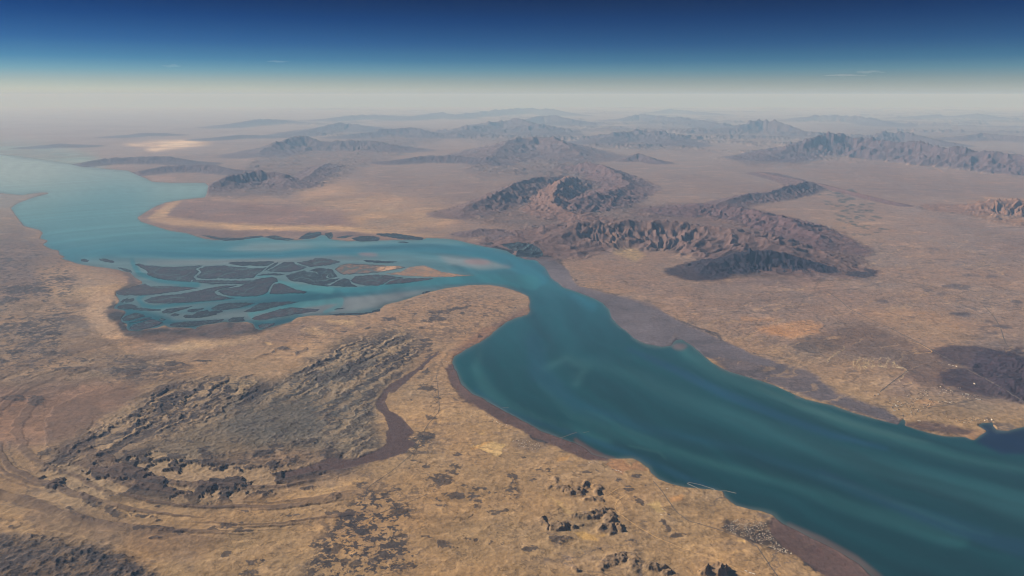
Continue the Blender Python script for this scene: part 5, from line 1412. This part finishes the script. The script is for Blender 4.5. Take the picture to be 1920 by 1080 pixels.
def mole(name, pts, width, label, cat, mat=None, top=3.0, deck=True):
    """a stone mole with sloping sides and a flat crown road"""
    P = np.array(pts, float)
    gx, gy, gd = ground(P[:, 0], P[:, 1])
    x0, y0 = gx[0], gy[0]
    z0 = -(x0 * x0 + y0 * y0) / (2 * R_E)
    root = bpy.data.objects.new(name, None)
    COL.objects.link(root); root.location = (x0, y0, z0)
    tag(root, label, cat)
    tx, ty = np.gradient(gx), np.gradient(gy)
    L = np.hypot(tx, ty); nx, ny = -ty / L, tx / L

    def strip(prof, nm, mt):
        vs, fs = [], []
        for k in range(len(P)):
            for off, z in prof:
                vs.append((gx[k] + nx[k] * off - x0, gy[k] + ny[k] * off - y0, z))
        n = len(prof)
        for k in range(len(P) - 1):
            for j in range(n - 1):
                a = k * n + j
                fs.append((a, a + 1, a + n + 1, a + n))
        fs.append(tuple(range(n))); fs.append(tuple(reversed(range((len(P) - 1) * n, len(P) * n))))
        me = bpy.data.meshes.new(nm); me.from_pydata(vs, [], fs)
        add(nm, me, mt, root)
    w = width
    strip([(-w, -6), (-w / 2, top), (w / 2, top), (w, -6)], 'stone_bank', mat or M_STONE)
    strip([(-w * .35, top - .5), (-w * .35, top + .4), (w * .35, top + .4), (w * .35, top - .5)], 'crown_road', M_STONE)
    return root


Q7 = lambda p: Z(1100, 840, 4.5, p)
mole('breakwater', Q7([(850, 300), (900, 322), (960, 350)]), 16, 'pale straight breakwater closing the left side of the small harbour', 'breakwater')
mole('breakwater', Q7([(850, 300), (865, 290), (960, 310), (1070, 345), (1085, 358)]), 14, 'pale bent breakwater along the seaward side of the small harbour', 'breakwater')
mole('jetty', Q7([(1120, 362), (1180, 362), (1262, 382)]), 16, 'pale L shaped jetty reaching into the strait past the harbour', 'jetty')
S6 = lambda p: Z(850, 740, 4.8, p)
mole('jetty', S6([(205, 200), (300, 160), (390, 134)]), 14, 'straight dark jetty crossing the mud from the upper shore village', 'jetty', M_ROAD)
mole('jetty', S6([(430, 122), (470, 114), (497, 118)]), 10, 'thin pale hooked jetty at the edge of the mud by the upper village', 'jetty')
mole('jetty', S6([(900, 405), (980, 385), (1070, 352), (1110, 340)]), 14, 'long jetty over the brown mud below the gridded village', 'jetty', M_ROAD)
mole('jetty', S6([(1170, 342), (1222, 332)]), 8, 'tiny pale jetty end standing off in the strait water', 'jetty')

# ------------------------------------------------------------------ thin high clouds
cm = bpy.data.materials.new('thin_cloud'); cm.use_nodes = True
nt = cm.node_tree
nt.nodes.remove(nt.nodes['Principled BSDF'])
vol = nt.nodes.new('ShaderNodeVolumePrincipled')
vol.inputs['Color'].default_value = (1, 1, 1, 1)
vol.inputs['Density'].default_value = 6.0e-5
nt.links.new(vol.outputs[0], nt.nodes['Material Output'].inputs['Volume'])


def cloud(px, py, dist, wpx, hpx, label, seed):
    """a thin streak of high cloud: a closed lens of uneven thickness"""
    x, y = (px - 960) / F * dist, dist
    z = CAM_H + (180 - py) / F * dist
    L, D_, T = wpx / F * dist / 2, wpx / F * dist * 0.35, hpx / F * dist / 2
    n, k = 28, 8
    vs, fs = [(-L, 0, 0)], []
    for i in range(1, n):
        u = -1 + 2 * i / n
        r = math.sqrt(1 - u * u) * (0.55 + 0.45 * float(gn(np.array(u * 4.0), np.array(seed + .3), seed)) + 0.2)
        cz = 0.5 * T * float(gn(np.array(u * 2.2), np.array(seed + 3.3), seed + 5))
        for j in range(k):
            a = 2 * math.pi * j / k
            vs.append((u * L, r * D_ * math.cos(a), cz + r * T * math.sin(a)))
    vs.append((L, 0, 0))
    for j in range(k):
        fs.append((0, 1 + (j + 1) % k, 1 + j))
        for i in range(n - 2):
            a, b_ = 1 + i * k + j, 1 + i * k + (j + 1) % k
            fs.append((a, b_, b_ + k, a + k))
        e = 1 + (n - 2) * k
        fs.append((e + j, e + (j + 1) % k, len(vs) - 1))
    me = bpy.data.meshes.new('cloud'); me.from_pydata(vs, [], fs)
    o = add('cloud', me, cm); o.location = (x, y, z)
    tag(o, label, 'cloud', 'thin clouds above the horizon')


cloud(349, 128, 110000, 36, 6, 'small bright cloud streak in the blue sky above the salt pan', 3)
cloud(540, 120, 120000, 40, 4, 'faint short cloud wisp right of the bright streak', 8)
cloud(1560, 144, 130000, 80, 4, 'long faint cloud wisp low in the sky above the right mountain range', 12)
cloud(1605, 138, 125000, 56, 6, 'fuller end of cloud above the long faint wisp on the right', 17)

# ------------------------------------------------------------------ haze: one closed box of even air
hz = bpy.data.materials.new('haze_air'); hz.use_nodes = True
nt = hz.node_tree
nt.nodes.remove(nt.nodes['Principled BSDF'])
pv = nt.nodes.new('ShaderNodeVolumePrincipled')
pv.inputs['Color'].default_value = (0.37, 0.62, 1.0, 1)
pv.inputs['Absorption Color'].default_value = (1, 1, 1, 1)
pv.inputs['Density'].default_value = 4.6e-6
pv.inputs['Anisotropy'].default_value = 0.0
nt.links.new(pv.outputs[0], nt.nodes['Material Output'].inputs['Volume'])
HX, HY0, HY1, HZ0, HZ1 = 1150000, -80000, 820000, float(ZZ.min()) - 60, CAM_H + 1700
me = bpy.data.meshes.new('haze')
me.from_pydata([(x, y, z) for z in (HZ0, HZ1) for x, y in ((-HX, HY0), (HX, HY0), (HX, HY1), (-HX, HY1))], [],
               [(3, 2, 1, 0), (4, 5, 6, 7), (0, 1, 5, 4), (1, 2, 6, 5), (2, 3, 7, 6), (3, 0, 4, 7)])
tag(add('haze', me, hz), kind='stuff')
print('GRID', NR, NC, 'horizon row', PY_HOR, 'islets', len(ISLETS), 'town', len(spots), 'zmin', ZZ.min())
